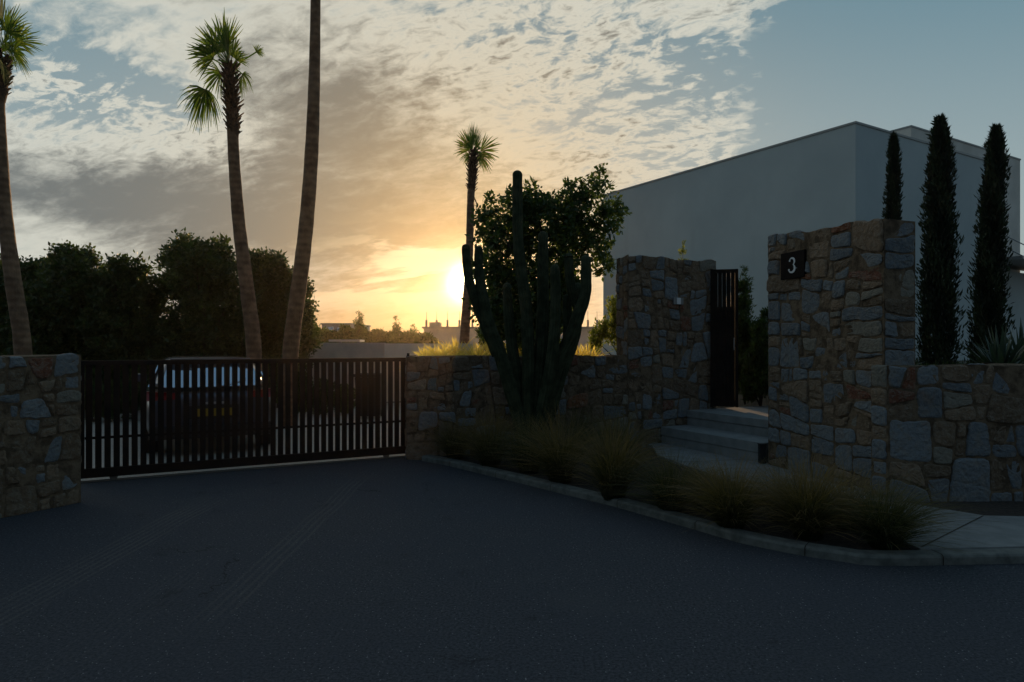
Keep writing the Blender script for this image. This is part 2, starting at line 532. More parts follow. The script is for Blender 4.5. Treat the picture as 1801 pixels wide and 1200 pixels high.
bb = MB(); bb.add([(-200, -60, -.02), (200, -60, -.02), (200, 200, -.02), (-200, 200, -.02)], [(0, 1, 2, 3)])
tag(bb.build('ground', M['earth']), kind='structure')
road = [(-30, -14), (30, -14), (30, 8.2), (2.0, 10.2), (-1.0, 10.4), (gate_b.x + gn.x * .05, gate_b.y + gn.y * .05),
        (gate_a.x + gn.x * .05, gate_a.y + gn.y * .05), (-5.6, 8.2), (-9, 6.5), (-30, 0)]
sheet('road', road, 0.0, M['asphalt'])
g0 = gate_a + gn * .05; g1 = gate_b + gn * .05
drive = [(g0.x - .8, g0.y - .42), (g1.x + .6, g1.y + .3), (-.6, 12), (-1.6, 17), (-2.6, 19.1), (-9, 19.1), (-9.5, 14), (-7.5, 9.0)]
sheet('driveway', drive, 0.006, M['gravel'])

kerb_px = [(742, 811), (790, 820), (860, 837), (930, 854), (1000, 872), (1075, 890), (1150, 911), (1225, 933), (1300, 955), (1370, 970), (1430, 981), (1480, 988)]
kf = [Vector((*gpt(x, y), 0)) for x, y in kerb_px]
kf += [Vector((2.60, 5.10, 0)), Vector((2.74, 5.075, 0)), Vector((3.0, 5.075, 0)), Vector((3.9, 5.13, 0)), Vector((5.2, 5.22, 0)), Vector((9.5, 5.6, 0))]
KH = .075
kb = MB()
W_ = .135
ins = []
for i, p in enumerate(kf):
    d = (kf[min(i + 1, len(kf) - 1)] - kf[max(i - 1, 0)]).normalized()
    ins.append(p + Vector((-d.y, d.x, 0)) * W_)
prof = [(0, -.02), (0, KH - .02), (.008, KH - .006), (.022, KH), (1.0, KH), (1.0, -.02)]
rings = []
for p, q_ in zip(kf, ins):
    rings.append([(p + (q_ - p) * (a if a in (0, 1.0) else a / W_) + Vector((0, 0, z))) for a, z in prof])
n_ = len(prof)
kb.add([v for r in rings for v in r], [(i * n_ + k, (i + 1) * n_ + k, (i + 1) * n_ + k + 1, i * n_ + k + 1) for i in range(len(kf) - 1) for k in range(n_ - 1)])
tag(kb.build('kerb', M['kerb'], recalc=True), kind='structure')

kj = MB(); run = 0.0; nxt = .6
for i in range(len(kf) - 1):
    L_ = (kf[i + 1] - kf[i]).length
    while nxt < run + L_:
        t = (nxt - run) / L_; p = kf[i].lerp(kf[i + 1], t); q_ = ins[i].lerp(ins[i + 1], t); d = (kf[i + 1] - kf[i]).normalized() * .004; o_ = (p - q_).normalized() * .003
        up_ = Vector((0, 0, KH + .003))
        kj.add([p + o_ - d + Vector((0, 0, .001)), p + o_ + d + Vector((0, 0, .001)), p + o_ + d + Vector((0, 0, KH - .010)), p + o_ - d + Vector((0, 0, KH - .010)), p + (q_ - p) * .15 + d + up_, p + (q_ - p) * .15 - d + up_, q_ + d + up_, q_ - d + up_],
               [(0, 1, 2, 3), (3, 2, 4, 5), (5, 4, 6, 7)])
        nxt += 1.0
    run += L_
tag(kj.build('kerb_joints', M['soil']), kind='structure')

# planting bed between kerb and path, and the path
back_edge = [(2.15, 10.45), (2.05, 9.6), (2.35, 8.3), (2.75, 7.1), (3.02, 6.1), (3.12, 5.23)]
i_end = 14
bed = [(p.x, p.y) for p in ins[:i_end]] + [(3.12, 5.215)] + back_edge[::-1][1:] + [(1.7, 10.5), (-1.35, 9.74)]
sheet('planting_bed', bed, KH - .02, M['soil'])
path = [(3.12, 5.215), (3.9, 5.268), (5.2, 5.36), (9.5, 5.74), (9.5, 6.55), (5.0, 6.15), (4.3, 6.22), (3.85, 6.75), (3.45, 8.2), (3.42, 9.5), (2.6, 11.2), (2.1, 10.7)] + back_edge
pb = MB(); pb.prism(path[::1], -.02, KH + .012)
tag(pb.build('path', M['path'], recalc=True), kind='structure')
# joints in the paving
jb = MB()
for (a, b_) in (((3.14, 5.24), (4.28, 6.2)), ((4.5, 5.31), (5.6, 6.2)), ((2.6, 7.6), (3.5, 8.0)), ((2.2, 9.0), (3.4, 9.3))):
    a = Vector(a); b_ = Vector(b_); d = (b_ - a).normalized(); nn = Vector((-d.y, d.x)) * .006
    jb.add([(*(a + nn), KH + .0155), (*(a - nn), KH + .0155), (*(b_ - nn), KH + .0155), (*(b_ + nn), KH + .0155)], [(0, 1, 2, 3)])
tag(jb.build('path_joints', M['soil']), kind='structure')
sheet('soil_strip', [(3.85, 6.72), (4.3, 6.2), (5.0, 6.14), (9.5, 6.54), (9.5, 7.2), (4.0, 7.0)], KH - .006, M['soil'])

# ---------------------------------------------------------------- rubble stone walls
def clip(poly, p, nrm):
    out = []
    for i in range(len(poly)):
        a, b = poly[i], poly[(i + 1) % len(poly)]
        da = (a[0] - p[0]) * nrm[0] + (a[1] - p[1]) * nrm[1]; db = (b[0] - p[0]) * nrm[0] + (b[1] - p[1]) * nrm[1]
        if da <= 0: out.append(a)
        if da * db < 0:
            t = da / (da - db); out.append((a[0] + (b[0] - a[0]) * t, a[1] + (b[1] - a[1]) * t))
    return out


def area(p): return .5 * abs(sum(p[i][0] * p[(i + 1) % len(p)][1] - p[(i + 1) % len(p)][0] * p[i][1] for i in range(len(p))))


def split(poly, rnd, amin, amax, out, depth=0, asp=1.0):
    A = area(poly)
    xs = [p[0] for p in poly]; ys = [p[1] for p in poly]
    w_, h_ = (max(xs) - min(xs)) / asp, max(ys) - min(ys)
    lim = amin + (amax - amin) * rnd.random() ** 2.2
    if A < lim and w_ / max(h_, .01) < 2.4 and h_ / max(w_, .01) < 1.7 or A < amin * .8 or depth > 14:
        out.append(poly); return
    cx = sum(xs) / len(xs); cy = sum(ys) / len(ys)
    t = rnd.uniform(.30, .70)
    if w_ > h_ * rnd.uniform(.8, 1.35):
        p = (min(xs) + w_ * t, cy); an = rnd.gauss(0, .15)
    else:
        p = (cx, min(ys) + h_ * t); an = math.pi / 2 + rnd.gauss(0, .13)
    nrm = (math.cos(an), math.sin(an))
    a = clip(poly, p, nrm); b = clip(poly, p, (-nrm[0], -nrm[1]))
    if len(a) < 3 or len(b) < 3 or min(area(a), area(b)) < amin * .25:
        out.append(poly); return
    split(a, rnd, amin, amax, out, depth + 1, asp); split(b, rnd, amin, amax, out, depth + 1, asp)


def inset(poly, d):
    n = len(poly)
    cx = sum(p[0] for p in poly) / n; cy = sum(p[1] for p in poly) / n
    sgn = 1 if sum(poly[i][0] * poly[(i + 1) % n][1] - poly[(i + 1) % n][0] * poly[i][1] for i in range(n)) > 0 else -1
    res = poly
    for i in range(n):
        a, b = poly[i], poly[(i + 1) % n]
        ex, ey = b[0] - a[0], b[1] - a[1]; L = math.hypot(ex, ey)
        if L < 1e-6: continue
        nx, ny = ey / L * sgn, -ex / L * sgn          # outward
        res = clip(res, (a[0] - nx * d, a[1] - ny * d), (nx, ny))
        if len(res) < 3: return None
    return res


def roughen(poly, rnd, r):
    """round the corners and break the straight sides"""
    out = []
    n = len(poly)
    for i in range(n):
        a, b, c = poly[i - 1], poly[i], poly[(i + 1) % n]
        la = math.hypot(a[0] - b[0], a[1] - b[1]); lc = math.hypot(c[0] - b[0], c[1] - b[1])
        ra = min(r * rnd.uniform(.5, 1.6), la * .35); rc = min(r * rnd.uniform(.5, 1.6), lc * .35)
        pa = (b[0] + (a[0] - b[0]) / max(la, 1e-6) * ra, b[1] + (a[1] - b[1]) / max(la, 1e-6) * ra)
        pc = (b[0] + (c[0] - b[0]) / max(lc, 1e-6) * rc, b[1] + (c[1] - b[1]) / max(lc, 1e-6) * rc)
        md = ((pa[0] + pc[0]) * .25 + b[0] * .5, (pa[1] + pc[1]) * .25 + b[1] * .5)
        out += [pa, md, pc]
        if lc > .09:
            k = max(1, int((lc - ra - rc) / .06))
            nl = min(r * 1.65, lc * .36)
            for j in range(1, k + 1):
                t = j / (k + 1)
                x = pc[0] + (c[0] - b[0]) / lc * (lc - rc - nl) * t; y = pc[1] + (c[1] - b[1]) / lc * (lc - rc - nl) * t
                out.append((x + rnd.gauss(0, .0045), y + rnd.gauss(0, .0045)))
    return out


def stone_mass(name, outline, H, label, cat, seed, amin=.024, amax=.15, bluep=.42, top=None, z0=-.02, proud=.026, force=25, wave=.02, asp=1.0):
    asp_ = asp
    """closed plan outline (counter-clockwise); stones all round, rough coping on top"""
    rnd = random.Random(seed)
    O = [Vector((x, y)) for x, y in outline]; n = len(O)
    L = [0]
    for i in range(n): L.append(L[-1] + (O[(i + 1) % n] - O[i]).length)
    T = L[-1]
    nr = []
    for i in range(n):
        d = (O[(i + 1) % n] - O[i]).normalized(); nr.append(Vector((d.y, -d.x)))
    mit = []
    for i in range(n):
        a, b = nr[i - 1], nr[i]; m_ = (a + b); m_ = m_ / max(m_.length_squared / 2, .5); mit.append(m_)
    hfun = top or (lambda u_: H)
    ph = rnd.random() * 9
    def mapp(u_, v_, off):
        u_ = min(max(u_, 0), T - 1e-6)
        i = max(k for k in range(n) if L[k] <= u_ + 1e-9)
        t = (u_ - L[i]); seg = L[i + 1] - L[i]
        p = O[i] + (O[(i + 1) % n] - O[i]) * (t / seg)
        nn = nr[i]; wdt = .035
        if t < wdt: nn = nn.lerp(mit[i], 1 - t / wdt)
        elif seg - t < wdt: nn = nn.lerp(mit[(i + 1) % n], 1 - (seg - t) / wdt)
        hh = hfun(u_) + wave * math.sin(u_ * 5.1 + ph) * .5 + wave * math.sin(u_ * 13.7 + ph * 2) * .4
        z = z0 + (v_ / H) * (hh - z0)
        p = p + nn * off
        return (p.x, p.y, z)
    root = thing(name, (sum(p.x for p in O) / n, sum(p.y for p in O) / n, 0), label, cat)
    # break the run at real corners
    corners = [0]
    for i in range(1, n):
        if math.degrees(nr[i - 1].angle(nr[i])) > force: corners.append(i)
    cuts = [L[i] for i in corners] + [T]
    polys = []
    for a, b in zip(cuts, cuts[1:]):
        # long runs start as shorter irregular panels
        k = max(1, round((b - a) / 1.3)); xs = [a + (b - a) * j / k + (rnd.uniform(-.15, .15) if 0 < j < k else 0) for j in range(k + 1)]
        rest = [(a, 0), (b, 0), (b, H), (a, H)]
        for j in range(1, k):
            an = rnd.gauss(0, .12)
            c_ = (xs[j], H / 2); nrm = (math.cos(an), math.sin(an))
            piece = clip(rest, c_, nrm); rest = clip(rest, c_, (-nrm[0], -nrm[1]))
            split(piece, rnd, amin, amax, polys, 0, asp_)
        split(rest, rnd, amin, amax, polys, 0, asp_)
    sb = MB()
    for poly in polys:
        A = area(poly)
        g = rnd.uniform(.002, .011)
        p0 = inset(poly, g)
        if not p0 or area(p0) < .002: continue
        r = min(.05, .16 * math.sqrt(A)) * rnd.uniform(.7, 1.3)
        p1 = roughen(p0, rnd, r)
        k = len(p1); cx = sum(p[0] for p in p1) / k; cy = sum(p[1] for p in p1) / k
        pr = proud * rnd.uniform(.25, 1.35)
        def ring(s_, off, jit):
            return [mapp(cx + (x - cx) * s_, cy + (y - cy) * s_, off + rnd.gauss(0, jit)) for x, y in p1]
        tilt = (rnd.gauss(0, .03), rnd.gauss(0, .03))
        sz = math.sqrt(A)
        s1 = 1 - .009 / sz; s2 = 1 - .035 / sz; s3 = max(.35, 1 - .13 / sz)
        def ring2(s_, off, jit):
            return [mapp(cx + (x - cx) * s_, cy + (y - cy) * s_, off + (x - cx) * tilt[0] + (y - cy) * tilt[1] + rnd.gauss(0, jit)) for x, y in p1]
        vs = ring(1, -.02, 0) + ring2(s1, pr * .55, .001) + ring2(s2, pr, .0015) + ring2(s3, pr * 1.08, .003) + [mapp(cx, cy, pr * 1.1)]
        fs = [(q_ * k + i, q_ * k + (i + 1) % k, (q_ + 1) * k + (i + 1) % k, (q_ + 1) * k + i) for q_ in range(3) for i in range(k)]
        fs += [(3 * k + i, 3 * k + (i + 1) % k, 4 * k) for i in range(k)]
        big = min(1, A / .07)
        x = rnd.random()
        if x < bluep * (.35 + .8 * big): v = .6
        elif rnd.random() < .10: v = .86
        elif rnd.random() < .09: v = .97
        else: v = .2
        sb.add(vs, fs, v, rnd.random())
    so_ = sb.build('stones', M['stone'], root, smooth=False)
    # body in mortar
    b = MB()
    nn_ = max(8, int(T / .12)); us = sorted(set([L[i] for i in range(n)] + [T * j / nn_ for j in range(nn_)]))
    lo = [mapp(u_, 0, .010) for u_ in us]; hi = [mapp(u_, H, .010) for u_ in us]
    hi = [(x, y, z - .012) for x, y, z in hi]
    k = len(us)
    b.add(lo + hi, [(i, (i + 1) % k, k + (i + 1) % k, k + i) for i in range(k)] + [tuple(range(k, 2 * k))])
    b.build('mortar_core', M['mortar'], root)
    return root


def strip(pts, th):
    """outline of a wall with the given front line (left to right) and thickness behind it"""
    P_ = [Vector(p) for p in pts]; bk = []
    for i, p in enumerate(P_):
        d = (P_[min(i + 1, len(P_) - 1)] - P_[max(i - 1, 0)]).normalized()
        bk.append(p + Vector((-d.y, d.x)) * th)
    return [tuple(p) for p in P_] + [tuple(p) for p in bk[::-1]]


# wall left of the gate
lw = strip([(-7.2, 2.2), (-5.9, 4.6), (-4.85, 6.47), (-4.50, 7.10)], .42)
stone_mass('stone_wall', lw, 1.54, 'rubble stone wall at the left end of the slatted driveway gate, with a palm rising behind it', 'wall', 11, amin=.02, amax=.12, bluep=.40)
# low wall between gate and entrance
Cn = (2.10, 10.66)
mw = strip([(-1.50, 9.76), (-1.30, 9.72), (.2, 10.08), (1.79, 10.565)], .45)
stone_mass('stone_wall', mw, 1.475, 'low rubble stone wall behind the cactus, between driveway gate and entrance steps', 'wall', 23, bluep=.34)
# left entrance pillar
J1 = (3.36, 11.29)
p1o = [(1.795, 10.56), Cn, J1, (3.12, 11.75), (1.70, 11.02)]
stone_mass('stone_pillar', p1o, 3.02, 'tall stone pillar left of the entrance steps, with a small white bell push', 'pillar', 5, bluep=.62, wave=.03, amin=.030, amax=.16)
# right entrance pillar with the house number
A2 = Vector((3.34, 8.86)); B2 = Vector((3.815, 7.0))
d2 = (B2 - A2).normalized(); n2 = Vector((-d2.y, d2.x))    # n2 points behind the face
th2 = .37
p2o = [tuple(A2), tuple(B2), tuple(B2 + n2 * th2), tuple(A2 + n2 * th2)]
LB = (B2 - A2).length
def top2(u_):
    if u_ <= LB: return 3.055 - .115 * (u_ / LB)
    if u_ <= LB + th2: return 2.94
    if u_ <= 2 * LB + th2: return 2.94 + .115 * (u_ - LB - th2) / LB
    return 3.055
stone_mass('stone_pillar', p2o, 3.055, 'tallest stone pillar, right of the steps, carrying the number 3 plaque', 'pillar', 31, bluep=.62, top=top2, wave=.03, amin=.034, amax=.19, asp=1.45)
# low retaining wall right
rw = strip([(3.715, 7.03), (3.80, 6.905), (4.15, 6.86), (5.3, 6.88), (7.0, 7.05), (9.5, 7.5)], .42)
stone_mass('stone_wall', rw, 1.44, 'low retaining wall of large grey and brown stones below the cypresses', 'wall', 47, amin=.045, amax=.30, bluep=.62)

# ---------------------------------------------------------------- raised ground behind the walls
rb = MB(); rb.prism([(4.3, 7.35), (5.3, 7.33), (9.4, 8.0), (13, 9.5), (15, 19.0), (12.98, 18.5), (7.72, 15.26), (5.1, 19.0), (4.9, 13.4), (4.35, 9.4)], -.02, 1.22)
tag(rb.build('garden_terrace', M['earth'], recalc=True), kind='structure')
rb = MB(); rb.prism([(-1.25, 10.22), (.1, 10.56), (1.66, 11.05), (3.0, 11.78), (3.4, 13.4), (2.8, 17), (-.4, 17), (-.9, 12.2)], -.02, 1.12)
tag(rb.build('raised_bed', M['earth'], recalc=True), kind='structure')

# ---------------------------------------------------------------- entrance steps
wv = Vector((.461, -.887)); nv = Vector((.887, .461))
steps = thing('entrance_steps', (3.0, 10.2, 0), 'pale stone entrance steps between the two tall stone pillars', 'steps')
s1 = Vector((2.34, 10.73)); s2 = Vector((2.81, 10.985))
zb, z1, z2 = KH + .012, .35, .585
def stepbox(name, c0, ln, depth, za, zt, over=0):
    fr = Matrix(((wv.x, nv.x, 0, c0.x), (wv.y, nv.y, 0, c0.y), (0, 0, 1, 0), (0, 0, 0, 1)))
    b = MB(); b.box(0, ln, -over, depth, za, zt, fr); return b.build(name, M['path'], steps, bevel=.004, recalc=True)
e1 = 2.02; e2 = 2.2
m1 = zb + (z1 - zb) * .47; m2 = z1 + (z2 - z1) * .5
stepbox('riser', s1 + nv * .012, e1, .45, zb - .05, m1)
stepbox('tread', s1, e1, .60, m1 + .006, z1)
stepbox('riser', s2 + nv * .012, e2, .45, z1 - .01, m2)
stepbox('landing', s2, e2, 3.6, m2 + .006, z2)

# ---------------------------------------------------------------- driveway gate
gate = thing('driveway_gate', tuple((gate_a + gate_b) / 2), 'dark brown metal sliding driveway gate of closely set upright slats', 'gate')
GL = (gate_b - gate_a).length
GF = Matrix(((gd.x, gn.x, 0, gate_a.x), (gd.y, gn.y, 0, gate_a.y), (0, 0, 1, 0), (0, 0, 0, 1)))
GT = 1.45
fb = MB()
fb.box(0, GL, -.03, .03, GT - .055, GT, GF); fb.box(0, GL, -.03, .03, .055, .165, GF)
fb.box(0, .05, -.03, .03, .165, GT - .055, GF); fb.box(GL - .05, GL, -.03, .03, .165, GT - .055, GF)
fb.build('frame', M['gate'], gate, bevel=.003, recalc=True)
b = MB(); b.box(.052, GL - .052, .008, .028, .51, .54, GF); b.build('cross_rail', M['gate'], gate, recalc=True)
ns = 42; sp = (GL - .1) / ns
b = MB()
for k in range(ns):
    c_ = .05 + (k + .5) * sp; hw = sp * .352
    b.box(c_ - hw, c_ + hw, -.012, .007, .166, GT - .056, GF)
b.build('slat_panel', M['gate'], gate, recalc=True)
for t_ in (.35, GL - .35):
    b = MB(); c0 = gate_a + gd * t_
    b.tube([c0 + gn * -.012 + Vector((0, 0, .055)), c0 + gn * .012 + Vector((0, 0, .055))], [.045, .045], 20)
    b.build('wheel', M['rail'], gate)
b = MB(); b.box(-.1, GL + .12, -.035, .035, .006, .011, GF); b.box(-.1, GL + .12, -.009, .009, .011, .024, GF)
tag(b.build('gate_track', M['rail'], recalc=True), 'pale steel ground track running under the driveway gate', 'track')
post = thing('gate_post', tuple(gate_b + gd * .06 - gn * .0), 'slim dark receiving post with guide roller at the right end of the driveway gate', 'post')
b = MB(); b.box(GL + .012, GL + .075, -.035, .035, 0, GT + .02, GF); b.build('post', M['gate'], post, bevel=.003, recalc=True)
b = MB(); b.box(GL - .06, GL + .05, -.045, -.035, GT - .02, GT + .03, GF); b.tube([gate_b - gd * .03 - gn * .036 + Vector((0, 0, GT + .0)), gate_b - gd * .03 - gn * .036 + Vector((0, 0, GT + .065))], [.02, .02], 12)
b.build('guide_roller', M['gate'], post, recalc=True)

# pedestrian gate leaf
pg = thing('entrance_gate', (3.27, 11.17, z2), 'tall dark slatted entrance gate leaf standing at the top of the steps', 'gate')
pa = Vector((3.235, 11.13)); pb_ = Vector((3.655, 11.03)); dd = (pb_ - pa).normalized(); nn = Vector((-dd.y, dd.x))
PF = Matrix(((dd.x, nn.x, 0, pa.x), (dd.y, nn.y, 0, pa.y), (0, 0, 1, 0), (0, 0, 0, 1)))
pl = (pb_ - pa).length; zt_ = 2.86
b = MB(); b.box(0, .05, -.025, .025, z2 + .04, zt_, PF); b.box(pl - .05, pl, -.025, .025, z2 + .04, zt_, PF)
b.box(.05, pl - .05, -.024, .024, zt_ - .06, zt_ - .001, PF); b.box(.05, pl - .05, -.024, .024, z2 + .05, z2 + .14, PF)
b.box(.05, pl - .05, .012, .024, 1.6, 1.66, PF)
b.build('frame', M['darkwood'], pg, recalc=True)
b = MB(); k = 5; w_ = (pl - .1) / k
for i in range(k): b.box(.05 + i * w_ + .0018, .05 + (i + 1) * w_ - .0018, -.010, .010, z2 + .141, zt_ - .061, PF)
b.build('slat_panel', M['darkwood'], pg, recalc=True)
b = MB(); b.box(.051, pl - .051, .0105, .0115, z2 + .145, 2.25, PF); b.build('gap_light_blocker', M['darkwood'], pg, recalc=True)  # added sheet, not a gate part: blocks sunlight through the lower slat gaps
b = MB(); hp = PF @ Vector((pl - .07, -.06, 1.55)); hq = PF @ Vector((pl - .07, -.06, 1.75)); b.tube([hp, hq], [.01, .01], 8); b.build('handle', M['metalgrey'], pg)

# ---------------------------------------------------------------- number plaque on the right pillar
def on_face(x):   # point of the right pillar's face seen at picture column x
    k = (x - 900.5) / F
    t = (k * A2.y - A2.x) / (d2.x - k * d2.y)
    return A2 + d2 * t, t
pL, tL = on_face(1378.5); pR, tR = on_face(1420)
zc = EYE + (605 - 466.5) / F * (pL.y + pR.y) / 2
hh = (490 - 443) / F * (pL.y + pR.y) / 2 / 2
fo = -n2 * .045
FFm = Matrix(((d2.x, n2.x, 0, pL.x + fo.x), (d2.y, n2.y, 0, pL.y + fo.y), (0, 0, 1, zc), (0, 0, 0, 1)))
pw = tR - tL
sg = thing('house_number_sign', (pL.x, pL.y, zc), 'square dark plaque with a white figure 3 on the right stone pillar', 'sign')
b = MB(); b.box(0, pw, 0, .03, -hh, hh, FFm); b.build('plaque', M['plaque'], sg, bevel=.004, recalc=True)
# serif figure 3: swept stroke with swelling width
def three():
    def arc(cx, cy, rx, ry, a0, a1, w0, w1, wm, n=18):
        o = []
        for i in range(n + 1):
            t = i / n; a = R(a0 + (a1 - a0) * t)
            ww = (w0 * (1 - t) + w1 * t) + (wm - (w0 + w1) / 2) * math.sin(math.pi * t)
            o.append((cx + rx * math.cos(a), cy + ry * math.sin(a), ww))
        return o
    up = arc(-.01, .23, .20, .24, 155, -62, .035, .05, .125)
    dn = arc(-.03, -.22, .245, .27, 62, -155, .04, .04, .15)
    return up, dn
mb = MB()
def ribbon(path_, y):
    L_ = []; R_ = []
    for i, (x, z, ww) in enumerate(path_):
        a = path_[max(i - 1, 0)]; c = path_[min(i + 1, len(path_) - 1)]
        tx, tz = c[0] - a[0], c[1] - a[1]; l = math.hypot(tx, tz); nx, nz = -tz / l, tx / l
        L_.append((x + nx * ww / 2, z + nz * ww / 2)); R_.append((x - nx * ww / 2, z - nz * ww / 2))
    n = len(path_)
    sc_ = hh * 1.05
    f3 = lambda x, z, yy_: FFm @ Vector((pw / 2 + x * sc_ * 1.4, yy_, z * sc_ * 1.05))
    vs = [f3(x, z, y) for x, z in L_] + [f3(x, z, y) for x, z in R_] + [f3(x, z, -.0005) for x, z in L_] + [f3(x, z, -.0005) for x, z in R_]
    fs = [(i, i + 1, n + i + 1, n + i) for i in range(n - 1)] + [(i, i + 1, 2 * n + i + 1, 2 * n + i) for i in range(n - 1)] + [(n + i, n + i + 1, 3 * n + i + 1, 3 * n + i) for i in range(n - 1)]
    mb.add(vs, fs)
def disc(x, z, r, y):
    sc_ = hh * 1.05; k = 16
    f3 = lambda x, z, yy_: FFm @ Vector((pw / 2 + x * sc_ * 1.4, yy_, z * sc_ * 1.05))
    ps = [(x + r * math.cos(i / k * math.tau), z + r * math.sin(i / k * math.tau)) for i in range(k)]
    mb.add([f3(a, c, y) for a, c in ps] + [f3(a, c, -.0005) for a, c in ps], [tuple(range(k))] + [(i, (i + 1) % k, k + (i + 1) % k, k + i) for i in range(k)])
u3, d3 = three()
ribbon(u3, -.004); ribbon(d3, -.0047)
disc(-.175, .30, .058, -.0053); disc(-.235, -.305, .062, -.0060)
nmb = mb.build('figure', M['white'], sg)

# bell push on left pillar
jd = (Vector(J1) - Vector(Cn)).normalized(); jn = Vector((-jd.y, jd.x))
kx = (1190 - 900.5) / F; t = (kx * Cn[1] - Cn[0]) / (jd.x - kx * jd.y); bp = Vector(Cn) + jd * t
bz = EYE + (605 - 530) / F * bp.y
BF = Matrix(((jd.x, jn.x, 0, bp.x - jn.x * .05), (jd.y, jn.y, 0, bp.y - jn.y * .05), (0, 0, 1, bz), (0, 0, 0, 1)))
bell = thing('bell_push', (bp.x, bp.y, bz), 'small white bell push fixed to the left entrance pillar', 'doorbell')
b = MB(); b.box(-.10, .10, 0, .03, -.055, .055, BF); b.build('back_plate', M['metalgrey'], bell, bevel=.003, recalc=True)
b = MB(); b.box(-.04, .035, -.012, 0.001, -.05, .05, BF); b.build('button_panel', M['white'], bell, bevel=.003, recalc=True)
# low light box at the foot of the right pillar
lb = thing('path_light', (3.28, 8.97, KH), 'low dark box light at the foot of the right pillar, beside the steps', 'light')
b = MB(); b.box(3.235, 3.315, 8.90, 8.98, KH + .013, .33); b.build('housing', M['black'], lb, bevel=.004, recalc=True)
b = MB(); b.box(3.23, 3.32, 8.895, 8.985, .332, .345); b.build('cap', M['black'], lb, recalc=True)

# ---------------------------------------------------------------- house
hu = Vector((.851, .525)).normalized(); hv = Vector((-hu.y, hu.x))
hc = Vector((7.70, 15.30))
def quad(c0, a, b_): return [tuple(c0), tuple(c0 + hu * a), tuple(c0 + hu * a + hv * b_), tuple(c0 + hv * b_)]
house = thing('house', (hc.x, hc.y, 0), 'large flat roofed pale grey rendered house behind the stone pillars', 'house')
zA = EYE + (605 - 213.5) / F * hc.y
b = MB(); b.prism(quad(hc, 6.25, 8.85), 0, zA - .05); b.build('main_wall', M['render'], house, recalc=True)
b = MB(); b.prism([tuple(Vector(p)) for p in quad(hc - hu * .02 - hv * .02, 6.29, 8.89)], zA - .048, zA); b.build('parapet_coping', M['coping'], house, recalc=True)
c2 = hc + hv * 2.0 + hu * 6.05
zB = EYE + (605 - 220.5) / F * c2.y
b = MB(); b.prism(quad(c2, 7.0, 7.5), 0, zB - .05); b.build('rear_wall', M['render_pale'], house, recalc=True)
b = MB(); b.prism(quad(c2 - hu * .02 - hv * .02, 7.04, 7.54), zB - .048, zB); b.build('rear_coping', M['coping'], house, recalc=True)
# low side wing and canopy
c3 = hc + hu * 9.9 + hv * 1.55
zC = EYE + (605 - 474) / F * c3.y
b = MB(); b.prism(quad(c3, 7, .40), 0, zC); b.build('side_wing', M['render'], house, recalc=True)
c4 = hc + hu * 9.2 + hv * 1.0
zD = EYE + (605 - 459) / F * c4.y
b = MB(); b.prism(quad(c4 - hv * .6, 6, 1.55), zD, zD + .10); cp = b.build('canopy', M['metalgrey'], house, recalc=True)
for a_ in (.3, 2.8):
    b = MB()
    q0 = c4 + hu * a_ - hv * .5; q1 = c4 + hu * a_ + hv * .96
    b.tube([(q0.x, q0.y, zD + .1), (q1.x, q1.y, zD + 1.1)], [.018, .018], 8)
    b.build('stay_rod', M['metalgrey'], cp)

# ---------------------------------------------------------------- foliage generators
def rand_unit(n):
    v = rng.normal(size=(n, 3)); return v / np.linalg.norm(v, axis=1, keepdims=True)


def leaves(base, d, ln, wd, up=.0):
    """one diamond leaf per row; base point, direction"""
    n = len(base)
    side = np.cross(d, rand_unit(n)); side /= np.linalg.norm(side, axis=1, keepdims=True) + 1e-9
    ln = np.asarray(ln).reshape(-1, 1); wd = np.asarray(wd).reshape(-1, 1)
    nrm = np.cross(d, side)
    m_ = base + d * ln * .5 + nrm * ln * .06
    V = np.stack([base, m_ + side * wd * .5, base + d * ln, m_ - side * wd * .5], 1).reshape(-1, 3)
    Fq = np.arange(4 * n).reshape(n, 4)
    return V, Fq


def sprout(blobs, k=5, lo=.14, hi=.34):
    out = list(blobs)
    for c, r_ in blobs:
        for _ in range(k):
            a = random.uniform(.1, math.pi - .1); e = random.uniform(-.7, .7); q_ = r_ * random.uniform(.95, 1.38)
            d = Vector((math.cos(a), e, math.sin(a))).normalized()
            out.append(((c[0] + d.x * q_, c[1] + d.y * q_, c[2] + d.z * q_), r_ * random.uniform(lo, hi)))
    return out


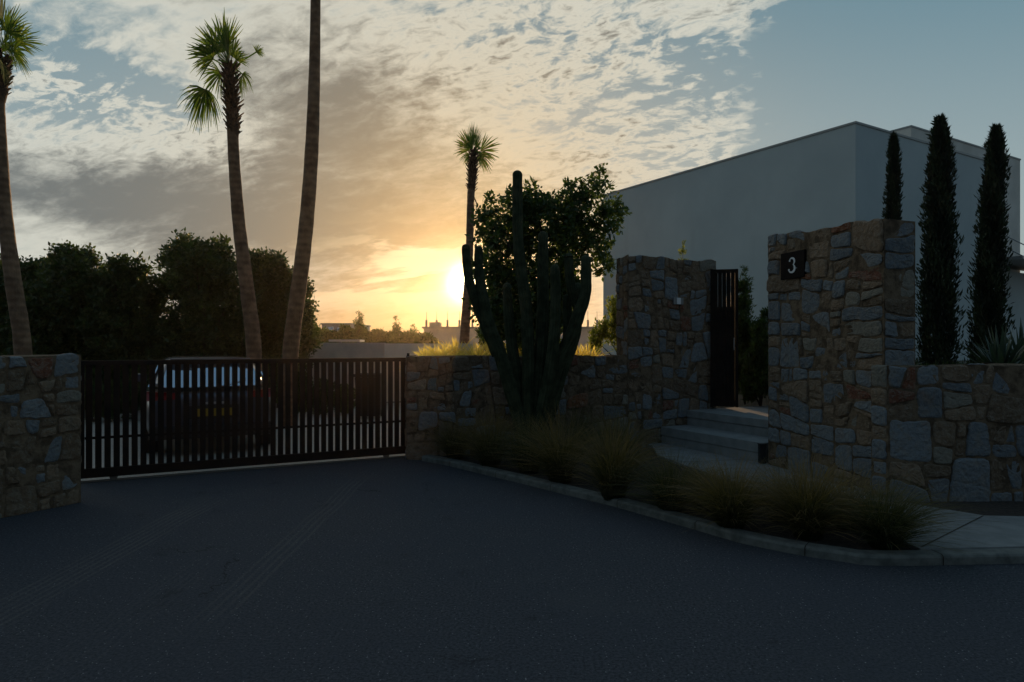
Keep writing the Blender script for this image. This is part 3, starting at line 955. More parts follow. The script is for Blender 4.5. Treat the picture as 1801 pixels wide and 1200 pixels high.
def crown(blobs, twigs, per, ln, wd, spread, shell=.55, flat=1.0, droop=0.0, seed=None, rag=.22):
    """blobs: (centre, radius). twig tips inside the blobs, a tuft of leaves round each"""
    C_ = np.array([b[0] for b in blobs]); r_ = np.array([b[1] for b in blobs])
    wgt = r_ ** 1.7; idx = rng.choice(len(blobs), size=twigs, p=wgt / wgt.sum())
    dirs = rand_unit(twigs)
    rad = (shell + (1 - shell) * rng.random(twigs)) * (1 + rng.normal(0, rag, twigs))
    rad = np.where(rng.random(twigs) < .45, rng.random(twigs) ** .5, rad)
    tip = C_[idx] + dirs * (rad * r_[idx])[:, None] * np.array([1, 1, flat])
    tip[:, 2] = np.maximum(tip[:, 2], .05)
    # sprigs: leaves along a short shoot
    shoot = dirs * .6 + rand_unit(twigs) * .5 + np.array([0, 0, .35 - droop]); shoot /= np.linalg.norm(shoot, axis=1, keepdims=True)
    s = rng.random((twigs, per)) * spread
    base = tip[:, None, :] + shoot[:, None, :] * s[..., None] + rng.normal(0, spread * .22, (twigs, per, 3))
    dd_ = shoot[:, None, :] * .55 + rand_unit(twigs * per).reshape(twigs, per, 3) * .9; dd_ /= np.linalg.norm(dd_, axis=2, keepdims=True)
    n = twigs * per
    tv = np.repeat(rng.random(twigs), per) * .55 + rng.random(n) * .45
    V, Fq = leaves(base.reshape(-1, 3), dd_.reshape(-1, 3), ln * rng.uniform(.6, 1.3, n), wd * rng.uniform(.7, 1.3, n))
    return V, Fq, tv


def limbs(root_pt, blobs, r0, parent, mname='bark', fork=.4, keep=7):
    b = MB(); base = Vector(root_pt)
    top = sum((Vector(c) for c, _ in blobs), Vector()) / len(blobs)
    f = base.lerp(Vector((base.x * .6 + top.x * .4, base.y * .6 + top.y * .4, top.z)), fork)
    m_ = base.lerp(f, .5) + Vector((random.uniform(-.06, .06), random.uniform(-.06, .06), 0))
    b.tube([base - Vector((0, 0, .05)), m_, f], [r0 * 1.25, r0, r0 * .82], 10)
    for c, rr in sorted(blobs, key=lambda q: -q[1])[:keep]:
        c = Vector(c); mid = f.lerp(c, .5) + Vector((random.uniform(-.15, .15), random.uniform(-.15, .15), random.uniform(-.05, .2)))
        b.tube([f - (mid - f) * .05, mid, c, c + (c - mid) * .5], [r0 * .6, r0 * .38, r0 * .2, r0 * .05], 7)
        for j in range(4):
            e = c + Vector(rand_unit(1)[0]) * rr * .85
            s0 = mid.lerp(c, random.uniform(.3, .95)); b.tube([s0, s0.lerp(e, .5) + Vector((0, 0, .04)), e], [r0 * .16, r0 * .1, r0 * .03], 5)
    return b.build('trunk', M[mname], parent, smooth=True)


def tree(name, base, blobs, label, cat, twigs, per, ln, wd, spread, m, r0=.12, group=None, shell=.55, flat=1, rag=.22, keep=7, fork=.4):
    root = thing(name, tuple(base), label, cat, group)
    limbs(base, blobs, r0, root, fork=fork, keep=keep)
    V, Fq, tv = crown(sprout(blobs), twigs, per, ln, wd, spread, shell, flat, rag=rag)
    mesh_np('crown', V, Fq, m, root, {'v': tv})
    return root


def pb_(x, y, r, Z, dz_=0):
    return (tuple(pt(x, y, Z + dz_)), r / F * Z)


# tree behind the cactus
carob = [(866, 392, 26), (893, 428, 30), (872, 366, 12), (905, 358, 12), (932, 372, 26), (950, 396, 36), (942, 348, 12), (962, 358, 12), (1000, 400, 28), (1000, 352, 12), (1003, 333, 8), (1038, 372, 24), (1056, 335, 14), (1058, 314, 8), (1036, 330, 7),
         (1064, 392, 22), (1078, 372, 10), (1010, 432, 34), (935, 462, 42), (884, 490, 30), (1042, 436, 20), (1064, 452, 9), (1066, 474, 8), (908, 540, 36), (955, 535, 44), (985, 480, 34), (868, 556, 20), (856, 420, 12), (945, 590, 34), (1000, 515, 18), (862, 460, 10), (852, 386, 8)]
tree('round_tree', (.65, 11.7, 1.12), [pb_(x, y, r, 11.7, random.uniform(-.5, .5)) for x, y, r in carob] + [pb_(x, y, r, 12.2) for x, y, r in ((868, 500, 26), (862, 540, 22), (880, 575, 30), (868, 606, 18), (990, 560, 16), (905, 560, 34), (940, 600, 34), (965, 560, 30), (925, 640, 26), (880, 600, 20))],
     'leafy round crowned tree behind the tall columnar cactus', 'tree', 1900, 14, .10, .046, .16, M['leaf_tree'], .11, shell=.4, rag=.10, keep=12)

# hedge trees on the left
def dense(name, base, blobs, Z, label, twigs, m='leaf_dark', ln=.12, r0=.14, keep=7):
    return tree(name, base, [pb_(x, y, r, Z, random.uniform(-.7, .7)) for x, y, r in blobs], label, 'tree', twigs, 15, ln, ln * .48, .2, M[m], r0, shell=.6, rag=.14, keep=keep)


dense('evergreen_tree', (-13.8, 18.0, 0), [(-40, 540, 70), (20, 530, 52), (-10, 590, 60), (50, 560, 50), (15, 500, 16), (70, 610, 50), (-60, 620, 60), (10, 660, 50)], 18.0, 'dark evergreen tree at the far left edge, behind the leftmost palm', 2600)
dense('evergreen_tree', (-11.4, 17.4, 0), [(100, 505, 40), (125, 475, 24), (85, 490, 22), (150, 462, 11), (140, 530, 50), (100, 580, 55), (190, 590, 50), (150, 640, 55), (85, 660, 50), (112, 460, 12), (105, 540, 45)], 17.4, 'bushy evergreen tree with a sunlit feathery top, left of the gap', 3000)
dense('evergreen_tree', (-9.6, 17.0, 0), [(205, 522, 42), (240, 540, 36), (185, 500, 22), (220, 500, 18), (225, 590, 52), (262, 600, 40), (215, 650, 50), (265, 665, 45), (180, 560, 45)], 17.0, 'low rounded dark evergreen tree just left of the loose leafy tree', 2500)
dense('evergreen_tree', (-7.4, 16.6, 0), [(325, 470, 30), (372, 462, 26), (300, 462, 13), (322, 440, 14), (382, 438, 10), (350, 500, 42), (405, 500, 38), (330, 550, 48), (390, 560, 52), (330, 610, 55), (400, 625, 55), (300, 640, 45), (360, 670, 50)], 16.6, 'loose leafy dark tree left of the second palm, with ragged upright sprigs', 2900)
dense('evergreen_tree', (-5.9, 17.6, 0), [(470, 498, 30), (495, 520, 28), (455, 480, 18), (515, 515, 18), (465, 550, 42), (510, 570, 32), (530, 545, 12), (540, 590, 14), (470, 610, 50), (510, 620, 35), (536, 610, 12), (460, 660, 45), (500, 670, 35)], 17.6, 'dark bushy tree between and behind the second and third palms', 2500)

# ---------------------------------------------------------------- palms
def smoothpath(pts, n=24):
    P_ = [Vector(p) for p in pts]; out = []
    m_ = len(P_) - 1
    for i in range(n + 1):
        t = i / n * m_; k = min(int(t), m_ - 1); f = t - k
        p0, p1_, p2_, p3 = P_[max(k - 1, 0)], P_[k], P_[k + 1], P_[min(k + 2, m_)]
        out.append(.5 * ((2 * p1_) + (p2_ - p0) * f + (2 * p0 - 5 * p1_ + 4 * p2_ - p3) * f * f + (3 * p1_ - p0 - 3 * p2_ + p3) * f ** 3))
    return out


def frond(c, d, pet, fan, droop, nseg=26, spread=150, fold=.0, roll=0.0):
    """fan leaf; returns MB pieces (petiole, fan verts)"""
    V = []; Fq = []; vv = []
    c = Vector(c); d = Vector(d).normalized()
    e1_ = c + d * pet + Vector((0, 0, -droop * pet * .25))
    axis = (d + Vector((0, 0, -droop * .5))).normalized()
    side = axis.cross(Vector((0, 0, 1)))
    if side.length < .1: side = Vector((1, 0, 0))
    side.normalize(); side = Matrix.Rotation(roll, 3, axis) @ side
    nrm = side.cross(axis).normalized()
    # petiole
    pw_ = .014
    mid = c + d * pet * .5
    o = len(V); V += [c + side * pw_ * 1.6, c - side * pw_ * 1.6, mid - side * pw_, mid + side * pw_, e1_ - side * pw_, e1_ + side * pw_]
    Fq += [(o, o + 1, o + 2, o + 3), (o + 3, o + 2, o + 4, o + 5)]; vv += [.1, .1]
    for k in range(nseg):
        a = R(-spread / 2 + spread * (k + .5) / nseg)
        L_ = fan * (1 - .28 * abs(a / R(90))) * random.uniform(.74, 1.10)
        a += random.gauss(0, .03)
        da = axis * math.cos(a) + side * math.sin(a) + nrm * (.18 * abs(math.sin(a)))
        pr = side * math.cos(a) - axis * math.sin(a)
        w0 = L_ * math.tan(R(spread / nseg / 2)) * .55
        pts_ = [];
        for t in (0, .35, .62, .82, 1.0):
            p = e1_ + da * L_ * t + Vector((0, 0, -1)) * (droop * .55 * L_ * max(0, t - .35) ** 1.6) * random.uniform(.8, 1.25)
            ww = w0 * (t / .55 if t < .55 else 1 - (t - .55) / .47) + .002
            pts_.append((p, ww))
        o = len(V)
        for p, ww in pts_: V += [p + pr * ww, p - pr * ww]
        for i in range(4): Fq.append((o + 2 * i, o + 2 * i + 1, o + 2 * i + 3, o + 2 * i + 2)); vv.append(random.random())
    return V, Fq, vv


def palm(base_pts, rads, crownc, fronds, label, boots=None, nseg=26, spread=150, group='tall fan palms behind the gate and wall', rb=.16):
    base = Vector(base_pts[0])
    root = thing('fan_palm', tuple(base), label, 'palm tree', group)
    path_ = smoothpath(base_pts, 40); n = len(path_)
    rr = [np.interp(i / (n - 1), np.linspace(0, 1, len(rads)), rads) * (1 + .02 * math.sin(i * 2.1)) for i in range(n)]
    b = MB(); b.tube(path_, rr, 20); tr = b.build('trunk', M['palm_bark'], root, smooth=True)
    if boots:
        b = MB(); p0, p1_ = Vector(boots[0]), Vector(boots[1]); L_ = (p1_ - p0).length
        ax = (p1_ - p0).normalized()
        k = int(L_ * 75)
        for i in range(k):
            t = i / k; a = i * 2.399
            prof_ = rb * (.75 + .45 * math.sin(math.pi * min(1, (1 - t) * 1.05) ** .7))
            out = Vector((math.cos(a), math.sin(a), 0)); c = p0.lerp(p1_, t) + out * prof_ * .55
            up_ = (ax * .8 + out * random.uniform(.5, 1.1)).normalized(); l = random.uniform(.09, .2)
            s_ = ax.cross(out).normalized(); w0 = random.uniform(.03, .05)
            tip = c + up_ * l
            b.add([c + s_ * w0, c - s_ * w0, tip - s_ * w0 * .5, tip + s_ * w0 * .5, c - ax * .03 + out * .015 + s_ * w0 * .7, c - ax * .03 + out * .015 - s_ * w0 * .7,
                   tip + out * .02 - s_ * w0 * .4, tip + out * .02 + s_ * w0 * .4],
                  [(0, 1, 2, 3), (4, 7, 6, 5), (0, 3, 7, 4), (1, 5, 6, 2), (3, 2, 6, 7), (0, 4, 5, 1)])
        b.tube([p0 - ax * .1, p0.lerp(p1_, .15), p0.lerp(p1_, .5), p1_], [rb * .6, rb * .85, rb * .75, rb * .5], 14)
        b.build('leaf_bases', M['boots'], root)
    V = []; Fq = []; vv = []
    for (d, pet, fan, droop, roll) in fronds:
        v, f, q_ = frond(crownc, d, pet, fan, droop, roll=roll, nseg=nseg, spread=spread)
        o = len(V); V += v; Fq += [tuple(i + o for i in x) for x in f]; vv += q_
    mesh_np('crown', [tuple(p) for p in V], Fq, M['palm_leaf'], root, {'v': vv})
    return root


Z2 = 14.4
def ray(x0, y0, x1, y1, Z, dzz=0): a = pt(x0, y0, Z); b_ = pt(x1, y1, Z + dzz); return Vector(b_ - a)
c2p = pt(404, 128, Z2)
fr2 = []
def fr_to(list_, cx, cy, Z, tx, ty, dep, droop, pet=.5, roll=0.0, scale=1.0):
    v = ray(cx, cy, tx, ty, Z, dep); L_ = v.length
    list_.append((v.normalized(), L_ * pet, L_ * (1 - pet) * 1.08 * scale, droop, roll))
for a_ in ((340, 60, -.15, .7, .45, 1.3), (350, 32, .1, .45, .40, 1.45), (378, 20, .2, .3, .36, -1.4), (398, 26, -.2, .3, .40, 1.5), (414, 48, .1, .5, .40, -1.3),
           (312, 150, -.3, 1.9, .46, 1.1), (326, 152, .1, 2.1, .46, 1.2), (462, 74, .2, .45, .80, -1.2), (426, 76, -.2, .6, .5, -1.1),
           (434, 128, -.3, 2.2, .55, -1.2), (384, 145, -.4, 2.0, .5, .9), (440, 105, .4, 2.0, .6, -1.3), (393, 58, -.4, .1, .25, 1.5), (408, 55, .3, .1, .3, -1.5), (362, 112, .5, 1.0, .35, 1.0), (418, 100, .6, 1.0, .4, -1.2)):
    fr_to(fr2, 404, 128, Z2, *a_)
p2t = [pt(447, 640, Z2), pt(446, 610, Z2), pt(436, 520, Z2), pt(421, 400, Z2), pt(412, 290, Z2), pt(408, 200, Z2), pt(404, 135, Z2)]
p2t[0][2] = 0.0
palm(p2t, [.165, .155, .145, .13, .115, .11, .08], c2p, fr2, 'second palm from the left, sparse windblown crown with a long hanging frond', (pt(411, 238, Z2), pt(403, 112, Z2)), rb=.15)

# third palm: crown above the frame
Z3 = 13.6
p3t = [pt(508, 640, Z3), pt(511, 620, Z3), pt(529, 480, Z3), pt(541, 370, Z3), pt(549, 250, Z3), pt(553, 130, Z3), pt(555, 0, Z3), pt(556, -150, Z3)]
p3t[0][2] = 0.0
fr3 = []
for k in range(14):
    a = k * 2.4; el = random.uniform(-.2, 1.0); d = (math.cos(a) * math.cos(el), math.sin(a) * math.cos(el), math.sin(el))
    fr3.append((d, .6, .75, .6 + .5 * (el < .3), random.uniform(-.6, .6)))
palm(p3t, [.17, .155, .15, .14, .13, .11, .095, .085], pt(556, -200, Z3), fr3, 'tallest bare palm trunk, third from the left, running out of the top of the picture', (pt(556, -120, Z3), pt(556, -195, Z3)), rb=.17)

# first palm, cut by the left edge
Z1 = 12.6
p1t = [pt(44, 640, Z1), pt(40, 610, Z1), pt(24, 500, Z1), pt(9, 380, Z1), pt(1, 260, Z1), pt(-2, 180, Z1), pt(-1, 100, Z1)]
p1t[0][2] = 0.0
fr1 = []
for a_ in ((62, 40, .2, .5, .45, -1.2), (30, 0, -.2, .4, .4, -1.4), (52, 72, -.3, .9, .45, -1.2), (8, -20, .3, .3, .4, 1.4), (32, 105, .2, 1.3, .4, -1.1), (-50, 20, .1, .8, .4, 1.2), (-70, 80, -.2, 1.1, .4, 1.2),
           (-30, 0, -.3, .5, .4, 1.3), (20, 45, -.5, .7, .4, -1.3), (22, 30, .5, .6, .4, -1), (-25, 120, .4, 1.3, .45, 1.1), (12, 120, -.3, 1.3, .4, -.9), (45, 55, .5, .8, .4, -1.3), (-12, 30, -.4, .5, .3, 1.3), (15, 60, .2, .9, .3, -1.4)):
    fr_to(fr1, 0, 92, Z1, *a_)
palm(p1t, [.15, .14, .135, .12, .105, .095, .08], pt(0, 92, Z1), fr1, 'leftmost palm, its crown cut by the left edge of the picture', (pt(-1, 170, Z1), pt(0, 100, Z1)), rb=.16)

# far palm by the sun
Z4 = 22.0
p4t = [pt(815, 640, Z4), pt(817, 600, Z4), pt(822, 520, Z4), pt(826, 430, Z4), pt(828, 350, Z4), pt(831, 300, Z4), pt(833, 272, Z4)]
p4t[0][2] = 0.0
fr4 = []
for tx, ty, dp, dr, ro in ((804, 238, .1, .5, 1), (811, 224, -.3, .3, 1), (822, 216, .2, .15, 1), (834, 215, -.2, .1, -1), (846, 222, .3, .25, -1), (878, 243, .2, .30, -1), (872, 268, -.2, 1.0, -1), (862, 262, .5, 1.1, -1),
                       (808, 262, -.3, 1.1, 1), (822, 240, .8, .4, 1), (845, 240, -.8, .4, -1), (818, 274, .4, 1.3, 1), (850, 276, .3, 1.3, -1), (840, 232, .5, .2, -1), (828, 230, -.6, .2, 1)):
    fr_to(fr4, 833, 270, Z4, tx, ty, dp, dr, .26, ro * 1.3, scale=.95)
p4 = palm(p4t, [.165, .155, .145, .12, .12, .10, .08], pt(833, 272, Z4), fr4, 'small far palm with a compact round crown, directly in front of the low sun', (pt(829, 338, Z4), pt(833, 264, Z4)), rb=.15, nseg=16, spread=104)
b = MB(); b.tube([pt(830, 340, Z4), pt(836, 352, Z4), pt(841, 365, Z4)], [.03, .02, .012], 6); b.build('dead_stalk', M['boots'], p4)

# ---------------------------------------------------------------- hazy evening air
hm = bpy.data.materials.new('hazy_air'); hm.use_nodes = True
ht = hm.node_tree; ht.nodes.clear()
pv = ht.nodes.new('ShaderNodeVolumePrincipled'); pv.inputs['Color'].default_value = (1, .80, .55, 1)
pv.inputs['Density'].default_value = .00028; pv.inputs['Anisotropy'].default_value = .88
h_out = ht.nodes.new('ShaderNodeOutputMaterial'); ht.links.new(pv.outputs[0], h_out.inputs['Volume'])
b = MB(); b.box(-202, 202, -62, 202, -1.02, 14)
tag(b.build('haze', hm, recalc=True), kind='stuff')

# ---------------------------------------------------------------- cactus
ZC = 9.55
cac = thing('columnar_cactus', (.22, 9.5, KH), 'big many armed ribbed columnar cactus in front of the low stone wall', 'cactus')
stems = [([(910, 303), (910, 360), (911, 420), (917, 480), (925, 540), (929, 620), (928, 700), (926, 800)], [.062, .064, .066, .072, .078, .082, .08, .07], 0),
         ([(842, 436), (842, 470), (848, 520), (860, 572), (880, 625), (897, 680), (914, 745), (922, 800)], [.052, .056, .070, .08, .085, .09, .085, .07], -.15),
         ([(819, 432), (821, 465), (827, 500), (842, 545), (858, 585), (873, 625)], [.050, .054, .058, .06, .065, .06], -.2),
         ([(1030, 452), (1031, 490), (1029, 520), (1018, 552), (1004, 592), (985, 630), (966, 690), (945, 760), (935, 800)], [.062, .066, .07, .08, .085, .085, .08, .08, .07], -.1),
         ([(1000, 448), (1002, 490), (1008, 520), (1017, 545), (1012, 575)], [.055, .06, .062, .062, .06], .0),
         ([(997, 520), (998, 560), (998, 600), (988, 650), (968, 720), (942, 800)], [.055, .06, .065, .075, .085, .08], .12),
         ([(955, 410), (955, 460), (955, 520), (953, 590), (948, 660), (940, 740), (933, 800)], [.062, .068, .075, .08, .085, .09, .09], .15),
         ([(976, 468), (977, 520), (975, 590), (966, 660), (950, 740), (936, 800)], [.058, .066, .07, .08, .085, .08], -.2),
         ([(892, 500), (893, 540), (899, 600), (908, 660), (918, 740), (924, 800)], [.055, .064, .072, .08, .085, .08], .2),
         ([(1016, 500), (1017, 540), (1012, 590), (990, 650), (962, 720), (938, 800)], [.055, .06, .065, .075, .08, .08], .38)]
for pts_, rad_, dz_ in stems:
    P_ = []
    for i, (x, y) in enumerate(pts_[::-1]):
        t = i / (len(pts_) - 1); P_.append(pt(x, y, ZC + dz_ * min(1, t * 1.6)))
    path_ = smoothpath(P_, 34); rr = list(np.interp(np.linspace(0, 1, 35), np.linspace(0, 1, len(rad_)), rad_[::-1]))
    rr = [r_ * (1 + .03 * math.sin(i * 1.7 + dz_ * 9)) for i, r_ in enumerate(rr)]
    # rounded tip
    d = (path_[-1] - path_[-2]).normalized(); rt = rr[-1]; e = path_[-1] - d * rt * .6
    path_ = path_[:-1] + [e + d * rt * s_ for s_ in (0, .35, .65, .86, .97)]; rr = rr[:-1] + [rt * math.sqrt(max(0, 1 - s_ * s_)) * .99 for s_ in (0, .35, .65, .86, .97)]
    b = MB(); b.tube(path_, rr, 44, rib=.13, nrib=11); b.build('stem', M['cactus'], cac, smooth=True)

# ---------------------------------------------------------------- cypresses
def cypress(base, top, prof, label, n=9000, seed=0):
    root = thing('cypress_tree', tuple(base), label, 'cypress', 'columnar cypresses in front of the house')
    base = np.array(base); top = np.array(top); H_ = top[2] - base[2]
    b = MB(); b.tube([tuple(base), tuple(base + (top - base) * .5), tuple(base + (top - base) * .93)], [.05, .03, .008], 8); b.build('trunk', M['bark'], root)
    t = rng.random(n) ** .9; th = rng.random(n) * math.tau
    pr = np.interp(t, [p[0] for p in prof], [p[1] for p in prof]) * .66
    # vertical plumes give an uneven outline
    k = rng.integers(0, 26, n); pth = k * 2.399; pz = (k * .618) % 1
    lump = 1 + .22 * np.sin(th * 3 + t * 19) + .10 * np.sin(th * 5 - t * 41) + .07 * np.sin(t * 90 + th * 2)
    rad = pr * lump * (.35 + .65 * rng.random(n) ** .4) * np.where(np.sin(k * 7.3 + np.floor(t * 34) * 2.1 + np.floor(th * 2)) > .80, 1.5, 1)
    P_ = np.stack([base[0] + (top[0] - base[0]) * t + np.cos(th) * rad, base[1] + (top[1] - base[1]) * t + np.sin(th) * rad, base[2] + H_ * t], 1)
    out = np.stack([np.cos(th), np.sin(th), np.zeros(n)], 1)
    d = out * rng.uniform(.1, .7, n)[:, None] + np.array([0, 0, 1.0]) + rng.normal(0, .25, (n, 3)); d /= np.linalg.norm(d, axis=1, keepdims=True)
    V, Fq = leaves(P_, d, rng.uniform(.05, .13, n), rng.uniform(.018, .035, n))
    v = np.clip(.5 + .35 * np.sin(th * 3 + t * 19) + rng.normal(0, .2, n), 0, 1)
    mesh_np('crown', V, Fq, M['cypress'], root, {'v': v})


cypress((*pt(1648, 605, 10.2)[:2], 1.2), pt(1654, 212, 10.2), [(0, .24), (.1, .29), (.35, .27), (.6, .21), (.8, .165), (.93, .11), (1, .02)], 'tallest middle cypress, its foot just right of the number pillar', 15000)
cypress((*pt(1734, 600, 10.8)[:2], 1.2), pt(1752, 228, 10.8), [(0, .24), (.1, .27), (.4, .235), (.65, .18), (.85, .14), (.94, .09), (1, .02)], 'rightmost cypress, leaning slightly right, above the spiky agave', 14000)
cypress((*pt(1568, 600, 13.2)[:2], 1.2), pt(1572, 240, 13.2), [(0, .2), (.3, .18), (.55, .16), (.8, .12), (.93, .08), (1, .02)], 'thin cypress rising from behind the top of the number pillar', 9000)

# ---------------------------------------------------------------- shrubs
def shrub(name, base, blobs, Z, label, twigs, m, ln=.05, wd=.016, cat='shrub', group=None, spread=.18, up=1.0):
    root = thing(name, tuple(base), label, cat, group)
    B_ = [pb_(x, y, r, Z, random.uniform(-.15, .15)) for x, y, r in blobs]
    b = MB(); bs = Vector(base)
    for c, rr in B_:
        c = Vector(c); b.tube([bs - Vector((0, 0, .03)), bs.lerp(c, .5) + Vector((0, 0, .05)), c + Vector((0, 0, rr))], [.018, .012, .003], 5)
    b.build('branches', M['bark'], root)
    C_ = np.array([b_[0] for b_ in B_]); r_ = np.array([b_[1] for b_ in B_])
    idx = rng.choice(len(B_), size=twigs, p=r_ ** 2 / (r_ ** 2).sum())
    tip = C_[idx] + rand_unit(twigs) * (rng.random(twigs) ** .5 * r_[idx])[:, None] * np.array([1, 1, 1.15])
    tip[:, 2] = np.maximum(tip[:, 2], bs.z + .02)
    sh = rand_unit(twigs) * .45 + np.array([0, 0, up]); sh /= np.linalg.norm(sh, axis=1, keepdims=True)
    per = 14
    s = rng.random((twigs, per)) * spread
    base_ = tip[:, None, :] + sh[:, None, :] * s[..., None]
    dd_ = sh[:, None, :] * .8 + rand_unit(twigs * per).reshape(twigs, per, 3) * .75; dd_ /= np.linalg.norm(dd_, axis=2, keepdims=True)
    n = twigs * per
    V, Fq = leaves(base_.reshape(-1, 3), dd_.reshape(-1, 3), ln * rng.uniform(.7, 1.3, n), wd * rng.uniform(.8, 1.2, n))
    mesh_np('foliage', V, Fq, M[m], root, {'v': np.repeat(rng.random(twigs), per) * .6 + rng.random(n) * .4})
    return root


shrub('upright_shrub', (2.2, 12.7, 1.12), [(1078, 560, 9), (1086, 585, 14), (1065, 600, 14), (1050, 612, 12), (1090, 612, 14), (1096, 570, 8), (1040, 618, 8)], 12.7,
      'sunlit yellow green shrub left of the left entrance pillar', 230, 'leaf_shrub', .075, .026, spread=.34, up=1.8)
shrub('upright_shrub', (*pt(1096, 600, 11.6)[:2], 1.12), [(1098, 520, 10), (1100, 550, 12), (1104, 500, 8), (1106, 580, 12)], 11.6, 'narrow dark shrub peeping out along the left side of the left entrance pillar', 90, 'leaf_shrub', .06, .02)
shrub('conifer_shrub', (*pt(1310, 600, 12.3)[:2], z2), [(1306, 492, 5), (1307, 515, 11), (1306, 545, 17), (1300, 580, 22), (1310, 620, 28), (1300, 660, 30), (1322, 600, 16)], 12.3,
      'pointed dark green shrub just right of the entrance gate leaf', 1100, 'leaf_tree', .075, .018)
shrub('conifer_shrub', (*pt(1338, 640, 11.7)[:2], z2), [(1345, 565, 8), (1338, 590, 16), (1342, 620, 20), (1330, 655, 26), (1345, 680, 24), (1320, 690, 20)], 11.7,
      'lower dark shrub close to the left side of the number pillar', 900, 'leaf_tree', .075, .018)
shrub('conifer_shrub', (*pt(1200, 600, 13.2)[:2], 1.12), [(1201, 434, 3), (1201, 446, 5), (1200, 470, 8), (1200, 510, 12), (1200, 560, 14)], 13.2,
      'golden lit plant tip showing above the left entrance pillar', 180, 'leaf_shrub', .05, .018, spread=.1)

# agave / yucca by the right edge
def spiky(base, n, ln, label, seed):
    root = thing('spiky_agave', tuple(base), label, 'agave')
    rnd = random.Random(seed); V = []; Fq = []; vv = []
    b = Vector(base)
    for k in range(n):
        a = k * 2.399; el = R(rnd.uniform(18, 85)); L_ = ln * rnd.uniform(.7, 1.1)
        d = Vector((math.cos(a) * math.cos(el), math.sin(a) * math.cos(el), math.sin(el))); s_ = d.cross(Vector((0, 0, 1))).normalized()
        v_ = rnd.random(); o = len(V)
        for t, ww in ((0, .022), (.3, .028), (.65, .02), (1, .001)):
            p = b + d * L_ * t + Vector((0, 0, -.16 * t * t * L_ * math.cos(el)))
            V += [p + s_ * ww, p - s_ * ww + Vector((0, 0, .004))]
        for i in range(3): Fq.append((o + 2 * i, o + 2 * i + 1, o + 2 * i + 3, o + 2 * i + 2)); vv.append(v_)
    mesh_np('leaves', [tuple(p) for p in V], Fq, M['agave'], root, {'v': vv})
    return root


spiky((6.05, 8.45, 1.22), 90, .66, 'large spiky agave above the low wall at the right edge', 3)
spiky((6.95, 9.3, 1.22), 70, .75, 'spiky agave at the extreme right, behind the larger one', 5)
spiky((5.25, 9.3, 1.22), 60, .42, 'small spiky plant between the two thicker cypresses', 8)

# ---------------------------------------------------------------- grasses
def tuft(name, base, H_, spread, n, m, label, cat='grass clump', group=None, lean=(0, 0), width=.0026, plume=.0, seed=0, stiff=.5):
    root = thing(name, tuple(base), label, cat, group)
    r = np.random.default_rng(seed)
    th = r.random(n) * math.tau; out = np.stack([np.cos(th), np.sin(th)], 1)
    rad0 = .09 * np.sqrt(r.random(n)) * spread / .5
    L_ = H_ * (.35 + .85 * r.random(n) ** .8)
    sp_ = spread * r.random(n) ** .75
    ts = np.array([0, .22, .45, .68, .86, 1.0])
    P_ = np.zeros((n, 6, 3))
    clumpph = r.normal(0, .12, (n, 2)) + np.array(lean)
    for j, t in enumerate(ts):
        hor = sp_ * (t ** (1.35 + stiff))
        P_[:, j, 0] = base[0] + out[:, 0] * (rad0 + hor) + clumpph[:, 0] * t * t
        P_[:, j, 1] = base[1] + out[:, 1] * (rad0 + hor) + clumpph[:, 1] * t * t
        P_[:, j, 2] = base[2] + L_ * (t - (sp_ / spread) * .52 * t ** 2.6)
    sd = np.stack([-out[:, 1], out[:, 0], np.zeros(n)], 1)
    sd = sd + r.normal(0, .6, (n, 3)); sd /= np.linalg.norm(sd, axis=1, keepdims=True)
    wj = np.array([1, 1.1, .95, .7 + plume * 1.2, .5 + plume * 2.2, .12]) * width
    V = np.zeros((n, 6, 2, 3))
    for j in range(6):
        V[:, j, 0] = P_[:, j] + sd * wj[j]; V[:, j, 1] = P_[:, j] - sd * wj[j]
    idx = np.arange(n * 12).reshape(n, 6, 2)
    Fq = np.stack([idx[:, :-1, 0], idx[:, :-1, 1], idx[:, 1:, 1], idx[:, 1:, 0]], -1).reshape(-1, 4)
    rv = r.random(n)
    mesh_np('blades', V.reshape(-1, 3), Fq, M[m], root, None, pattr={'h': np.tile(np.repeat(ts, 2), n), 'v': np.repeat(rv, 12)})
    return root


